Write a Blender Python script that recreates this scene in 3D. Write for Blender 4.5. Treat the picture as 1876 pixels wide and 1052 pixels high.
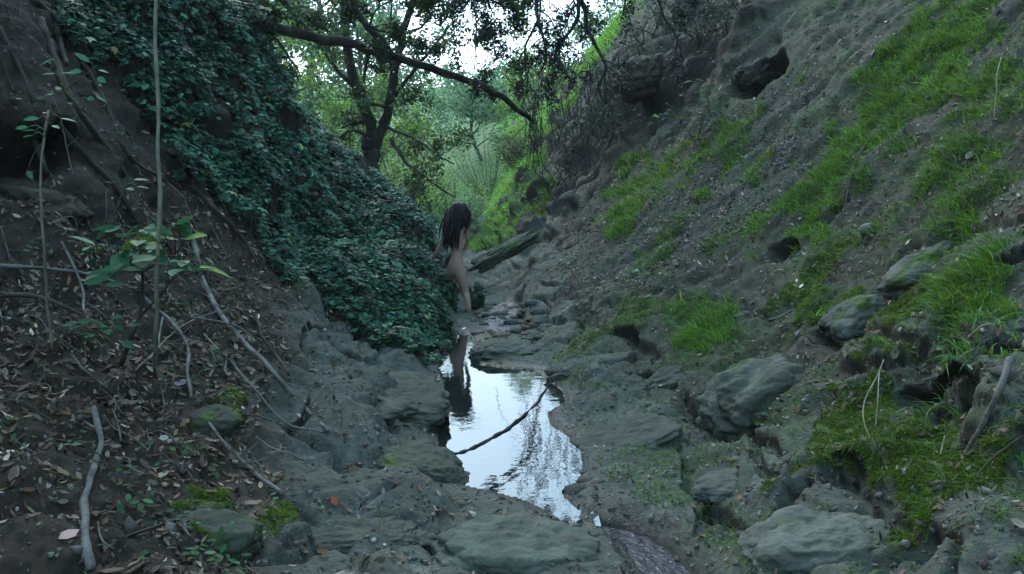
import bpy, math, random
import numpy as np
from math import radians, sin, cos, tan, pi
from mathutils import Vector, Matrix
from mathutils.bvhtree import BVHTree

for _o in list(bpy.data.objects):
    bpy.data.objects.remove(_o)
SC = bpy.context.scene
COL = SC.collection
rng = np.random.default_rng(7)
random.seed(7)

# ------------------------------------------------------------------ camera
CAM_H = 1.8
PITCH = radians(-7.3)
F = 1472.0
cam_d = bpy.data.cameras.new('camera')
cam_d.sensor_width = 36.0
cam_d.lens = F / 1876 * 36
cam_d.clip_start = 0.05
cam_d.clip_end = 2000
cam = bpy.data.objects.new('camera', cam_d)
COL.objects.link(cam)
cam.location = (0, 0, CAM_H)
cam.rotation_euler = (radians(90) + PITCH, 0, 0)
SC.camera = cam

# ------------------------------------------------------------------ sky and sun
SUN_EL, SUN_AZ = radians(38), radians(-25)      # high behind thin cloud, ahead of the camera
w = bpy.data.worlds.new("World"); SC.world = w; w.use_nodes = True
nt = w.node_tree; nt.nodes.clear()
out = nt.nodes.new('ShaderNodeOutputWorld'); bg = nt.nodes.new('ShaderNodeBackground')
sky = nt.nodes.new('ShaderNodeTexSky'); sky.sky_type = 'NISHITA'; sky.sun_disc = False
sky.sun_elevation = SUN_EL; sky.sun_rotation = SUN_AZ
sky.air_density = 1.0; sky.dust_density = 2.5; sky.ozone_density = 1.0
mix = nt.nodes.new('ShaderNodeMix'); mix.data_type = 'RGBA'
tc = nt.nodes.new('ShaderNodeTexCoord'); nz = nt.nodes.new('ShaderNodeTexNoise')
nz.inputs['Scale'].default_value = 2.2; nz.inputs['Detail'].default_value = 5
rmp = nt.nodes.new('ShaderNodeMapRange'); rmp.inputs[1].default_value = .3; rmp.inputs[2].default_value = .7
rmp.inputs[3].default_value = .45; rmp.inputs[4].default_value = .8
nt.links.new(tc.outputs['Generated'], nz.inputs['Vector']); nt.links.new(nz.outputs['Fac'], rmp.inputs[0])
nt.links.new(rmp.outputs[0], mix.inputs['Factor'])
nt.links.new(sky.outputs[0], mix.inputs['A']); mix.inputs['B'].default_value = (5.9, 10.2, 13.8, 1)  # thin cloud
nt.links.new(mix.outputs['Result'], bg.inputs['Color']); bg.inputs['Strength'].default_value = 0.15
nt.links.new(bg.outputs[0], out.inputs[0])
sl = bpy.data.lights.new('sun', 'SUN'); sl.energy = .9; sl.angle = radians(20); sl.color = (1, .96, .9)
sun = bpy.data.objects.new('sun', sl); COL.objects.link(sun)
sdir = Vector((sin(SUN_AZ) * cos(SUN_EL), cos(SUN_AZ) * cos(SUN_EL), sin(SUN_EL)))
sun.rotation_euler = sdir.to_track_quat('Z', 'Y').to_euler()
SC.view_settings.view_transform = 'Standard'; SC.view_settings.look = 'None'
SC.view_settings.exposure = 1.12; SC.view_settings.gamma = 1
SC.cycles.max_bounces = 8; SC.cycles.diffuse_bounces = 4; SC.cycles.glossy_bounces = 3
SC.cycles.transparent_max_bounces = 8; SC.cycles.caustics_reflective = False; SC.cycles.caustics_refractive = False
SC.cycles.use_denoising = True

# ------------------------------------------------------------------ pixel -> space
CAM = np.array([0, 0, CAM_H])
def ray(u, v):
    x = (u - 938) / F; z = (526 - v) / F
    d = np.array([x, cos(PITCH) - z * sin(PITCH), sin(PITCH) + z * cos(PITCH)])
    return d
def P(u, v, Y):                      # the point a distance Y up the ravine seen at (u, v)
    d = ray(u, v); return CAM + d * (Y / d[1])
def W(u, v, z=0.0):                  # the point at height z seen at (u, v)
    d = ray(u, v); return CAM + d * ((z - CAM_H) / d[2])

# ------------------------------------------------------------------ noise
def _h(ix, iy, iz, s):
    n = (ix.astype(np.uint32) * np.uint32(73856093)) ^ (iy.astype(np.uint32) * np.uint32(19349663)) ^ (iz.astype(np.uint32) * np.uint32(83492791)) ^ np.uint32((s * 2654435761) & 0xffffffff)
    n = (n ^ (n >> np.uint32(13))) * np.uint32(1274126177)
    n = (n ^ (n >> np.uint32(16))) * np.uint32(2246822519)
    return n ^ (n >> np.uint32(15))
def gn(p, f=1.0, s=0):               # gradient noise, about -1..1
    p = np.asarray(p, np.float64) * f + 1000.0 + s * 17.31
    i = np.floor(p).astype(np.int64); fr = (p - i).astype(np.float32); i = i.astype(np.int32)
    u = fr * fr * fr * (fr * (fr * 6 - 15) + 10); res = 0
    for dx in (0, 1):
        wx = u[:, 0] if dx else 1 - u[:, 0]
        for dy in (0, 1):
            wy = u[:, 1] if dy else 1 - u[:, 1]
            for dz in (0, 1):
                wz = u[:, 2] if dz else 1 - u[:, 2]
                h = _h(i[:, 0] + dx, i[:, 1] + dy, i[:, 2] + dz, s)
                gx = ((h & np.uint32(255)).astype(np.float32) - 127.5) / 127.5
                gy = (((h >> np.uint32(8)) & np.uint32(255)).astype(np.float32) - 127.5) / 127.5
                gz = (((h >> np.uint32(16)) & np.uint32(255)).astype(np.float32) - 127.5) / 127.5
                res = res + wx * wy * wz * (gx * (fr[:, 0] - dx) + gy * (fr[:, 1] - dy) + gz * (fr[:, 2] - dz))
    return res * 1.35
def fbm(p, f, octs, s=0, g=.5):
    a = 1.0; r = 0
    for k in range(octs):
        r = r + a * gn(p, f * 2.03 ** k, s + k); a *= g
    return r
def ss(a, b, x):
    t = np.clip((x - a) / (b - a), 0, 1); return t * t * (3 - 2 * t)

# ------------------------------------------------------------------ mesh helpers
def mesh_np(name, V, faces_idx, loop_start, loop_total, mats=(), col=None, smooth=False, mat_idx=None, attrs=None, parent=None):
    m = bpy.data.meshes.new(name)
    V = np.ascontiguousarray(V, np.float32)
    m.vertices.add(len(V)); m.vertices.foreach_set('co', V.ravel())
    m.loops.add(len(faces_idx)); m.loops.foreach_set('vertex_index', np.ascontiguousarray(faces_idx, np.int32))
    m.polygons.add(len(loop_start))
    m.polygons.foreach_set('loop_start', np.ascontiguousarray(loop_start, np.int32))
    m.polygons.foreach_set('loop_total', np.ascontiguousarray(loop_total, np.int32))
    if smooth: m.polygons.foreach_set('use_smooth', np.ones(len(loop_start), bool))
    m.update(calc_edges=True)
    for mm in mats: m.materials.append(mm)
    if col is not None:
        a = m.color_attributes.new('Col', 'FLOAT_COLOR', 'POINT')
        c = np.ones((len(V), 4), np.float32); c[:, :3] = col; a.data.foreach_set('color', c.ravel())
    if attrs:
        for k, x in attrs.items():
            a = m.attributes.new(k, 'FLOAT', 'POINT'); a.data.foreach_set('value', np.ascontiguousarray(x, np.float32))
    o = bpy.data.objects.new(name, m); COL.objects.link(o)
    if parent: o.parent = parent
    return o
def quads(name, V, Q, **k):
    Q = np.asarray(Q, np.int32); n = len(Q); kk = Q.shape[1]
    return mesh_np(name, V, Q.ravel(), np.arange(n) * kk, np.full(n, kk), **k)
def grid_quads(nr, nc, wrap=False):
    r = np.arange(nr - 1)[:, None]; c = np.arange(nc if wrap else nc - 1)[None, :]; c2 = (c + 1) % nc
    return np.stack([r * nc + c, r * nc + c2, (r + 1) * nc + c2, (r + 1) * nc + c], -1).reshape(-1, 4)
def tag(o, label=None, cat=None, group=None, kind=None):
    if label: o['label'] = label
    if cat: o['category'] = cat
    if group: o['group'] = group
    if kind: o['kind'] = kind
    return o
def empty(name, loc=(0, 0, 0)):
    o = bpy.data.objects.new(name, None); COL.objects.link(o); o.location = [float(a) for a in loc]; o.empty_display_size = .1; return o
def adopt(root, *ch):                # meshes are written in world space; keep them in place under the root
    for c in ch:
        c.parent = root; c.matrix_parent_inverse = Matrix.Translation(root.location).inverted()
class TB:                            # collects tapered tubes (world space) for one mesh
    def __init__(s): s.V = []; s.Q = []; s.n = 0
    def tube(s, pts, rad, k=6, rough=0.0, seed=0):
        pts = np.asarray(pts, float); n = len(pts); rad = np.broadcast_to(np.asarray(rad, float), (n,)).copy()
        T = np.gradient(pts, axis=0); T /= np.linalg.norm(T, axis=1)[:, None] + 1e-9
        ref = np.array([0, 0, 1.0]) if abs(T[:, 2]).mean() < .8 else np.array([1.0, 0, 0])
        A = np.cross(T, ref); A /= np.linalg.norm(A, axis=1)[:, None] + 1e-9; B = np.cross(T, A)
        a = np.arange(k) / k * 2 * pi
        R = rad[:, None] * (1 + (rough * np.random.default_rng(seed).normal(size=(n, k)) if rough else 0))
        V = pts[:, None] + R[..., None] * (np.cos(a)[None, :, None] * A[:, None] + np.sin(a)[None, :, None] * B[:, None])
        V = V.reshape(-1, 3); q = grid_quads(n, k, True) + s.n
        V = np.vstack([V, pts[0], pts[-1]]); c0 = s.n + n * k; c1 = c0 + 1
        j = np.arange(k); j2 = (j + 1) % k
        cap0 = np.stack([s.n + j2, s.n + j, np.full(k, c0), np.full(k, c0)], 1)
        cap1 = np.stack([s.n + (n - 1) * k + j, s.n + (n - 1) * k + j2, np.full(k, c1), np.full(k, c1)], 1)
        s.V.append(V); s.Q.append(q); s.Q.append(np.vstack([cap0, cap1])); s.n += len(V)
    def build(s, name, mat, **k):
        V = np.vstack(s.V); Q = np.vstack(s.Q)
        tri = Q[:, 2] == Q[:, 3]
        idx = np.concatenate([Q[~tri].ravel(), Q[tri][:, :3].ravel()])
        tot = np.concatenate([np.full((~tri).sum(), 4), np.full(tri.sum(), 3)])
        st = np.concatenate([[0], np.cumsum(tot)[:-1]])
        return mesh_np(name, V, idx, st, tot, mats=[mat], smooth=True, **k)
def spline(pts, n=24):
    pts = np.asarray(pts, float); m = len(pts)
    if m < 3:
        t = np.linspace(0, 1, n)[:, None]; return pts[0] * (1 - t) + pts[-1] * t
    P_ = np.vstack([2 * pts[0] - pts[1], pts, 2 * pts[-1] - pts[-2]])
    t = np.linspace(0, m - 1 - 1e-6, n); i = t.astype(int); f = (t - i)[:, None]
    a, b, c, d = P_[i], P_[i + 1], P_[i + 2], P_[i + 3]
    return .5 * ((2 * b) + (-a + c) * f + (2 * a - 5 * b + 4 * c - d) * f ** 2 + (-a + 3 * b - 3 * c + d) * f ** 3)

# ------------------------------------------------------------------ materials
def new_mat(name):
    m = bpy.data.materials.new(name); m.use_nodes = True; n = m.node_tree.nodes; l = m.node_tree.links
    return m, n, l, n['Principled BSDF']
def attr_mat(name, rough=.8, transl=0.0, var=.25, scale=8.0, spec=.3, bump=0.0, bscale=40):
    m, n, l, p = new_mat(name)
    a = n.new('ShaderNodeVertexColor'); a.layer_name = 'Col'
    g = n.new('ShaderNodeNewGeometry'); t = n.new('ShaderNodeTexNoise'); t.inputs['Scale'].default_value = scale; t.inputs['Detail'].default_value = 6
    l.new(g.outputs['Position'], t.inputs['Vector'])
    mr = n.new('ShaderNodeMapRange'); mr.inputs[1].default_value = .3; mr.inputs[2].default_value = .7
    mr.inputs[3].default_value = 1 - var; mr.inputs[4].default_value = 1 + var; l.new(t.outputs['Fac'], mr.inputs[0])
    mx = n.new('ShaderNodeVectorMath'); mx.operation = 'SCALE'; l.new(a.outputs['Color'], mx.inputs[0]); l.new(mr.outputs[0], mx.inputs['Scale'])
    l.new(mx.outputs[0], p.inputs['Base Color']); p.inputs['Roughness'].default_value = rough; p.inputs['Specular IOR Level'].default_value = spec
    if bump:
        t2 = n.new('ShaderNodeTexNoise'); t2.inputs['Scale'].default_value = bscale; t2.inputs['Detail'].default_value = 8; l.new(g.outputs['Position'], t2.inputs['Vector'])
        b = n.new('ShaderNodeBump'); b.inputs['Strength'].default_value = bump; b.inputs['Distance'].default_value = .03
        l.new(t2.outputs['Fac'], b.inputs['Height']); l.new(b.outputs[0], p.inputs['Normal'])
    if transl:
        tr = n.new('ShaderNodeBsdfTranslucent'); l.new(mx.outputs[0], tr.inputs['Color']); ms = n.new('ShaderNodeMixShader'); ms.inputs[0].default_value = transl
        l.new(p.outputs[0], ms.inputs[1]); l.new(tr.outputs[0], ms.inputs[2]); l.new(ms.outputs[0], n['Material Output'].inputs[0])
    return m
def flat_mat(name, c1, c2, scale=6, rough=.8, bump=.3, bscale=30, stretch=(1, 1, 1), spec=.3, dist=.02):
    m, n, l, p = new_mat(name)
    g = n.new('ShaderNodeNewGeometry'); mp = n.new('ShaderNodeMapping'); mp.inputs['Scale'].default_value = stretch; l.new(g.outputs['Position'], mp.inputs[0])
    t = n.new('ShaderNodeTexNoise'); t.inputs['Scale'].default_value = scale; t.inputs['Detail'].default_value = 8; l.new(mp.outputs[0], t.inputs['Vector'])
    r = n.new('ShaderNodeValToRGB'); r.color_ramp.elements[0].position = .33; r.color_ramp.elements[1].position = .68
    r.color_ramp.elements[0].color = (*c1, 1); r.color_ramp.elements[1].color = (*c2, 1); l.new(t.outputs['Fac'], r.inputs[0]); l.new(r.outputs[0], p.inputs['Base Color'])
    t2 = n.new('ShaderNodeTexNoise'); t2.inputs['Scale'].default_value = bscale; t2.inputs['Detail'].default_value = 8; l.new(mp.outputs[0], t2.inputs['Vector'])
    b = n.new('ShaderNodeBump'); b.inputs['Strength'].default_value = bump; b.inputs['Distance'].default_value = dist
    l.new(t2.outputs['Fac'], b.inputs['Height']); l.new(b.outputs[0], p.inputs['Normal'])
    p.inputs['Roughness'].default_value = rough; p.inputs['Specular IOR Level'].default_value = spec
    return m
M_BARK = flat_mat('bark', (.018, .016, .013), (.075, .065, .052), 5, .9, .8, 25, (1, 1, .3), .2)
M_PALEWOOD = flat_mat('weathered_wood', (.07, .067, .06), (.23, .215, .19), 9, .8, .5, 60, spec=.2)
M_DARKWOOD = flat_mat('dark_wood', (.03, .022, .016), (.10, .08, .06), 9, .8, .5, 60, spec=.2)
M_STEM = flat_mat('green_stem', (.05, .07, .03), (.12, .14, .06), 9, .7, .2, 60)
M_REED = flat_mat('dry_stem', (.16, .15, .11), (.32, .30, .22), 9, .7, .2, 60)
M_ROCK = attr_mat('sandstone', .85, 0, .28, 7.0, .25, .7, 28)
M_LEAF = attr_mat('tree_leaf', .5, .42, .15, 1.5, .3)
M_IVY = attr_mat('ivy_leaf', .55, .14, .2, 3, .16)
M_GRASS = attr_mat('grass_blade', .5, .35, .15, 2, .25)
M_DRY = attr_mat('dry_leaf', .7, .12, .2, 20, .25)
# ------------------------------------------------------------------ terrain: control points (u, v, distance) and (x, y, z)
CP = [P(*c) for c in [
 # left bank, near ground and brush slope
 (0,1052,2.55),(0,900,3.0),(0,700,3.8),(0,500,4.5),(0,335,5.0),(0,150,5.2),(60,20,5.7),
 (100,100,6.1),(300,950,3.3),(300,800,4.0),(300,650,4.8),(300,520,5.6),(300,400,6.5),(300,200,7.2),(200,50,7.3),
 (150,400,5.4),(550,950,3.6),(550,800,4.7),(550,650,5.8),(450,500,6.9),(450,430,7.3),(600,1052,3.15),
 (700,900,4.35),(700,1000,3.6),(720,800,5.25),(700,690,6.3),(770,690,6.65),(760,780,5.6),(900,950,4.05),(1000,1000,3.65),(1090,1000,3.6),(1000,1052,3.3),
 # ivy slope and its crest
 (600,500,8.5),(700,600,8.3),(770,620,8.4),(700,450,10),(780,500,10),(500,300,9.6),(500,400,8.8),(600,350,10.6),(400,150,8.7),
 (370,0,9.2),(500,150,10.4),(620,280,11.8),(700,350,12.3),(780,425,12.4),
 # right bank
 (1100,760,5.9),(1200,740,6.0),(1400,620,6.1),(1600,450,6.2),(1870,150,6.3),(1030,660,8),(1200,560,8),(1400,380,8.2),(1600,180,8.4),(1760,10,8.6),
 (1250,950,4.1),(1450,900,4.0),(1650,760,4.0),(1870,560,4.1),(1870,900,2.95),(1600,1045,3.0),(1400,1052,3.15),(1870,1052,2.5),
 (905,560,11.5),(1000,480,11.6),(1100,400,11.7),(1250,230,11.9),(1370,60,12.1),
 (925,490,15),(1000,400,15),(1100,260,15.2),(1180,120,15.5),(1040,460,12.5),
 (880,470,20),(950,380,20),(1000,250,20.5),(1060,150,21),(1140,30,21),
 (855,440,26),(960,300,27),(1030,200,28),(1130,90,30),(1230,-20,31),
 (850,370,38),(920,280,42),(830,290,55),(900,225,60),(700,330,45),(600,320,48)]]
CP += [np.array(c, float) for c in [
 (0,-6,.6),(-4,-6,3.4),(4,-6,3.2),(-9,-6,7),(9,-6,7),(0,-1,.4),(0,1,.35),(-3,-1,1.9),(3,-1,1.9),(-1.6,1,.6),(1.6,1,.6),(-6,0,4.2),(6,0,4.6),(-4,2,2.0),(4,2,2.5),
 (-7,6,6.0),(-10,8,8),(-8,11,6.2),(-12,14,8),(9,6,7),(8,10,7.2),(8,15,9),(9,21,10.5),(11,30,13),(14,42,16),(-5,17,2.0),(-6,14.5,3.3),(-3,15,1.4),(-1.2,13.8,.7),(-2,18,.9),(-1.5,23,1.1),
 (-8,22,3.6),(-13,30,5),(-4,30,1.6),(-16,20,7),(-25,45,10),(0,75,6),(-20,75,9),(20,70,18),(30,50,22),(-40,30,14),(40,20,24),(0,120,16),(-60,110,22),(60,110,30),(-30,-20,14),(30,-20,14),(0,-30,3),
 # bed
 (-.2,4.9,.0),(-.1,6,.0),(-.2,7.2,.0),(-.7,8.6,.0),(-.72,11.1,-.03),(-1.0,11.3,.18),(-1.45,11.4,.95),(-.9,12.5,.2),(-.85,10.2,.05),(-.35,9.8,.05),(-.3,11,.08),(-.25,12.6,.14),(-.5,16,.3),(-.7,20,.5)]]
CP = np.array(CP)
def tps_fit(XY, Z, lam=.02):
    n = len(XY); d = np.linalg.norm(XY[:, None] - XY[None], axis=2)
    K = np.where(d > 0, d * d * np.log(d + 1e-12), 0) + lam * np.eye(n)
    Pm = np.hstack([np.ones((n, 1)), XY]); A = np.zeros((n + 3, n + 3)); A[:n, :n] = K; A[:n, n:] = Pm; A[n:, :n] = Pm.T
    return np.linalg.solve(A, np.concatenate([Z, np.zeros(3)]))
def warp(xy): # log-like distance so near and far spacing are comparable
    r = np.sqrt(xy[:, 0] ** 2 + (xy[:, 1] + 3) ** 2) + 1e-9
    k = np.log(1 + r / 3) * 3 / r
    return np.stack([xy[:, 0] * k, (xy[:, 1] + 3) * k], 1)
TXY = warp(CP[:, :2]); TW = tps_fit(TXY, CP[:, 2])
def base_z(x, y):
    x = np.asarray(x, float); sh = x.shape; q = warp(np.stack([x.ravel(), np.asarray(y, float).ravel()], 1)); res = np.empty(len(q))
    for i in range(0, len(q), 20000):
        b = q[i:i + 20000]; d2 = ((b[:, None] - TXY[None]) ** 2).sum(2)
        res[i:i + 20000] = (.5 * d2 * np.log(d2 + 1e-12)) @ TW[:-3] + TW[-3] + b @ TW[-2:]
    return res.reshape(sh)
# pool outline (image points on the water plane)
POOL = np.array([W(*c)[:2] for c in [(806,650),(800,700),(800,760),(803,820),(822,858),(838,888),(905,903),(960,918),(1000,938),(1040,962),(1062,957),(1064,935),(1035,912),(1034,893),(1060,884),(1068,850),(1060,815),(1035,795),(1008,778),(1003,757),(1036,738),(1030,716),(1002,694),(985,680),(940,676),(880,668),(872,640),(862,612),(820,608),(800,620)]])
CHAN = np.array([W(u, v, -.05)[:2] for u, v in [(1095,955),(1150,968),(1200,985),(1240,1010),(1290,1062),(1270,1100),(1190,1100),(1150,1035),(1130,1000),(1085,975)]])
RIF = np.array([W(u, v, .06)[:2] for u, v in [(902,604),(948,606),(962,592),(940,580),(950,566),(922,562),(915,576),(900,586)]])
def sdist(xy, poly):                 # signed distance to a polygon, negative inside
    x, y = xy[:, 0], xy[:, 1]; best = np.full(len(x), 1e9); ins = np.zeros(len(x), bool); n = len(poly)
    for i in range(n):
        a = poly[i]; b = poly[(i + 1) % n]; e = b - a
        t = np.clip(((x - a[0]) * e[0] + (y - a[1]) * e[1]) / (e @ e + 1e-12), 0, 1)
        best = np.minimum(best, (x - a[0] - t * e[0]) ** 2 + (y - a[1] - t * e[1]) ** 2)
        c = ((a[1] > y) != (b[1] > y)); xi = (b[0] - a[0]) * (y - a[1]) / (b[1] - a[1] + 1e-12) + a[0]; ins ^= c & (x < xi)
    best = np.sqrt(best); return np.where(ins, -best, best)
def near_sd(xy, poly, far=3.0):
    res = np.full(len(xy), far); lo = poly.min(0) - far; hi = poly.max(0) + far
    m = (xy[:, 0] > lo[0]) & (xy[:, 0] < hi[0]) & (xy[:, 1] > lo[1]) & (xy[:, 1] < hi[1]); res[m] = sdist(xy[m], poly); return res
# grid: fan of rays from a point behind the camera, full circle, fine only where it is seen
def warped_angles():
    a = np.concatenate([np.linspace(-180, -50, 50)[:-1], np.linspace(-50, -34, 60)[:-1], np.linspace(-34, 34, 760)[:-1], np.linspace(34, 50, 60)[:-1], np.linspace(50, 180, 50)[:-1]])
    return np.radians(a)
TH = warped_angles(); NR = 1000
R_ = np.concatenate([np.linspace(.05, 2.5, 25)[:-1], 2.5 * (150 / 2.5) ** (np.linspace(0, 1, NR) ** 1.12)])
OY = -2.0
rr, tt = np.meshgrid(R_, TH, indexing='ij')
GX = rr * np.sin(tt); GY = OY + rr * np.cos(tt)
nr, nc = GX.shape
GZ = base_z(GX, GY)
# base normals
def grid_normals(X, Y, Z):
    Pm = np.stack([X, Y, Z], -1); dr = np.gradient(Pm, axis=0); dc = np.roll(Pm, -1, 1) - np.roll(Pm, 1, 1)
    n = np.cross(dc, dr); n /= np.linalg.norm(n, axis=-1)[..., None] + 1e-12; n[n[..., 2] < 0] *= -1; return n
BN = grid_normals(GX, GY, GZ).reshape(-1, 3)
V0 = np.stack([GX, GY, GZ], -1).reshape(-1, 3); XY = V0[:, :2]
def hit0(u, v):                      # where a pixel's ray meets the undisturbed ground
    d = ray(u, v); t = np.geomspace(1.5, 100, 1500); q = CAM + d * t[:, None]; g = base_z(q[:, 0], q[:, 1])
    k = np.argmax(q[:, 2] < g); return q[k][:2]
def zone(pix, soft=.15, wob=.12, s=50, extra=None):
    poly = np.array([hit0(*p) for p in pix] + ([np.array(e) for e in extra] if extra else []))
    d = near_sd(XY, poly) ; d = d + wob * fbm(V0, 2.2, 3, s) * (1 + np.clip(rr.ravel() / 12, 0, 3))
    return ss(soft, -soft, d)
IVY = zone([(812,655),(770,662),(700,622),(630,580),(560,520),(480,485),(440,420),(370,350),(320,290),(240,205),(190,150),(130,70),(100,0)], .12, .2, 3,
           extra=[(-6,7.4),(-9,9),(-9,13),(-5,15.5),(-2.4,14.6),(-1.4,13.2),(-1.3,12.2),(-1.2,11.5),(-1.2,11.0),(-1.05,10.2),(-.85,9.2)])
def uni(*a):
    r = a[0]
    for b in a[1:]: r = np.maximum(r, b)
    return r
GRASS = uni(
 zone([(1500,440),(1420,440),(1440,380),(1480,310),(1560,200),(1620,120),(1690,40),(1780,5),(1870,0),(1870,190),(1790,200),(1700,230),(1600,300),(1540,380)], .12, .35, 11),
 zone([(1120,450),(1110,400),(1130,320),(1160,300),(1180,340),(1160,430)], .08, .2, 12),
 zone([(1180,350),(1200,300),(1300,260),(1380,240),(1400,290),(1330,330),(1230,360)], .1, .45, 13) * .75,
 zone([(1150,470),(1240,430),(1250,470),(1160,500)], .08, .2, 14) * .6,
 zone([(860,465),(850,440),(900,420),(1000,350),(1020,380),(940,430)], .15, .2, 15),
 zone([(1330,440),(1400,400),(1420,430),(1350,450)], .08, .2, 16) * .6,
 zone([(1700,640),(1720,560),(1800,500),(1870,420),(1870,680),(1800,690)], .06, .15, 17),
 zone([(1600,330),(1700,260),(1860,210),(1870,330),(1750,420),(1640,440)], .1, .5, 18) * .6,
 zone([(1230,640),(1240,570),(1290,540),(1360,570),(1370,620),(1290,650)], .06, .1, 19))
farg = ss(17.5, 21, V0[:, 1]) * ss(.5, 1.3, V0[:, 0] + 1.6) * (fbm(V0, .5, 3, 22) > -.25) * ss(4, 1.5, np.abs(V0[:, 0]) - V0[:, 1] * .2)
farg = farg * ss(0, .3, V0[:, 0] - (-.9 - (V0[:, 1] - 20) * .06))
GRASS = np.maximum(GRASS, farg)
CLIFF = zone([(915,430),(935,340),(990,240),(1060,180),(1120,140),(1190,60),(1230,0),(1420,0),(1360,120),(1290,190),(1170,290),(1080,350),(1000,420)], .4, .6, 21) * ss(9.5, 12.5, V0[:, 1]) * ss(24, 21, V0[:, 1])
MOSS = uni(
 zone([(1490,840),(1510,770),(1620,700),(1680,740),(1660,790),(1790,850),(1840,960),(1750,1030),(1640,930)], .10, .42, 31),
 zone([(1620,660),(1600,620),(1680,500),(1720,520),(1660,620)], .04, .15, 32),
 zone([(1440,560),(1480,480),(1530,470),(1540,560),(1470,620)], .05, .2, 33) * .8,
 zone([(310,940),(340,890),(420,890),(420,930),(350,950)], .03, .08, 34),
 zone([(330,1010),(340,970),(470,965),(520,930),(540,950),(480,1010)], .03, .1, 35) * .7,
 zone([(1110,615),(1160,550),(1250,530),(1230,580),(1150,620)], .05, .15, 36) * .6,
 zone([(770,830),(815,820),(840,885),(800,880)], .03, .08, 37) * .8,
 zone([(380,740),(440,730),(450,790),(400,800)], .03, .08, 38) * .8,
 zone([(1010,640),(1100,600),(1110,640),(1030,670)], .05, .15, 39) * .4)
GRAVEL = zone([(1000,470),(1060,380),(1180,300),(1340,200),(1420,170),(1430,330),(1350,440),(1200,500),(1060,560)], .2, .4, 41)
x, y = V0[:, 0], V0[:, 1]
bedx = np.interp(y, [0, 3, 4.5, 6, 8, 10, 12, 16, 20, 30], [.9, .75, .2, 0, -.3, -.4, -.25, -.45, -.7, -1.2])
DX = x - bedx
# sandstone along the stream and low on the right bank; soil and litter on the left
ROCK = ss(-2.0, -1.35, DX + .35 * gn(V0, .9, 5)) * (1 - IVY)
ROCK = np.where(DX > 0, ss(4.6, 3.6, DX + .5 * gn(V0, .6, 6)) * .9 + .1, ROCK)
EARTH = ss(.9, 1.9, DX + .3 * gn(V0, 1.1, 8)) * ss(4.3, 5.6, y) * (1 - IVY)
ROCK *= 1 - .85 * EARTH
ROCK *= (1 - .5 * GRAVEL) * ss(30, 22, y)
leftdirt = ss(.6, 1.2, -DX) * (1 - IVY) * (1 - ROCK)
sdp = near_sd(XY, POOL); sdc = near_sd(XY, CHAN, 1.0); sdr = near_sd(XY, RIF, 1.0)
shore = ss(0.0, .35, np.minimum(sdp, 3))
amp = (.12 + .88 * shore)
dist = rr.ravel()
# large soft relief everywhere
D = .10 * fbm(V0, .55, 3, 60) * ss(0, 1.5, np.abs(DX)) * ss(1.5, 4, dist)
wp = V0 + .25 * np.stack([gn(V0, 1.1, 70), gn(V0, 1.1, 71), gn(V0, 1.1, 72)], 1)
SM = (.3 + .7 * ss(-.25, .35, gn(V0, .8, 163))) * (1 - .65 * ss(5.6, 4.6, y) * ss(-1.6, -1.1, DX) * ss(.9, .5, DX)) * (1 - .5 * ss(.05, .3, DX) * ss(1.4, .9, DX))
bil = np.abs(gn(wp * [1, .75, 1.3], 1.15, 61)) * .30 + np.abs(gn(wp, 2.6, 62)) * .12 * (.35 + .65 * SM) + np.abs(gn(wp, 6.3, 63)) * .045 + np.abs(gn(V0, 15, 64)) * .022 * SM + gn(V0, 38, 65) * .009 * SM
bil -= .09 * ss(.09, 0, np.abs(gn(wp * [1, .7, 1.6], 1.5, 161))) + .035 * SM * ss(.10, 0, np.abs(gn(wp * [1, .8, 1.4], 4.0, 162)))
D += ROCK * (bil - .09)
# slanting sandstone ledges on the right bank
led = (V0[:, 2] * 1.0 - V0[:, 0] * .55 + V0[:, 1] * .10 + .22 * gn(V0, .8, 66)) * 2.6
lf = led - np.floor(led)
D += ROCK * (DX > .2) * ss(.2, .8, DX) * (.085 * (ss(0, .12, lf) * (1 - lf)))
D += (1 - ROCK) * (np.abs(gn(V0, 2.1, 67)) * (.14 - .07 * EARTH) + gn(V0, 5.1, 68) * .045 + gn(V0, 12, 69) * .030 + gn(V0, 30, 73) * .013) * (1 - .5 * GRAVEL)
D += EARTH * (1 - CLIFF) * (.075 * gn(V0 * [.6, 3.2, .6], 1, 170) + .045 * gn(V0 * [1.3, 8, 1.3], 1, 171) + .02 * np.abs(gn(V0, 16, 172)))
D += IVY * (.30 * fbm(V0, 1.2, 3, 74))
D += CLIFF * (.75 * np.abs(gn(wp, .75, 75)) + .28 * np.abs(gn(wp, 2.2, 76)) - .2)
D += MOSS * (np.abs(gn(V0, 5.5, 77)) * .06 + .01)
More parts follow.
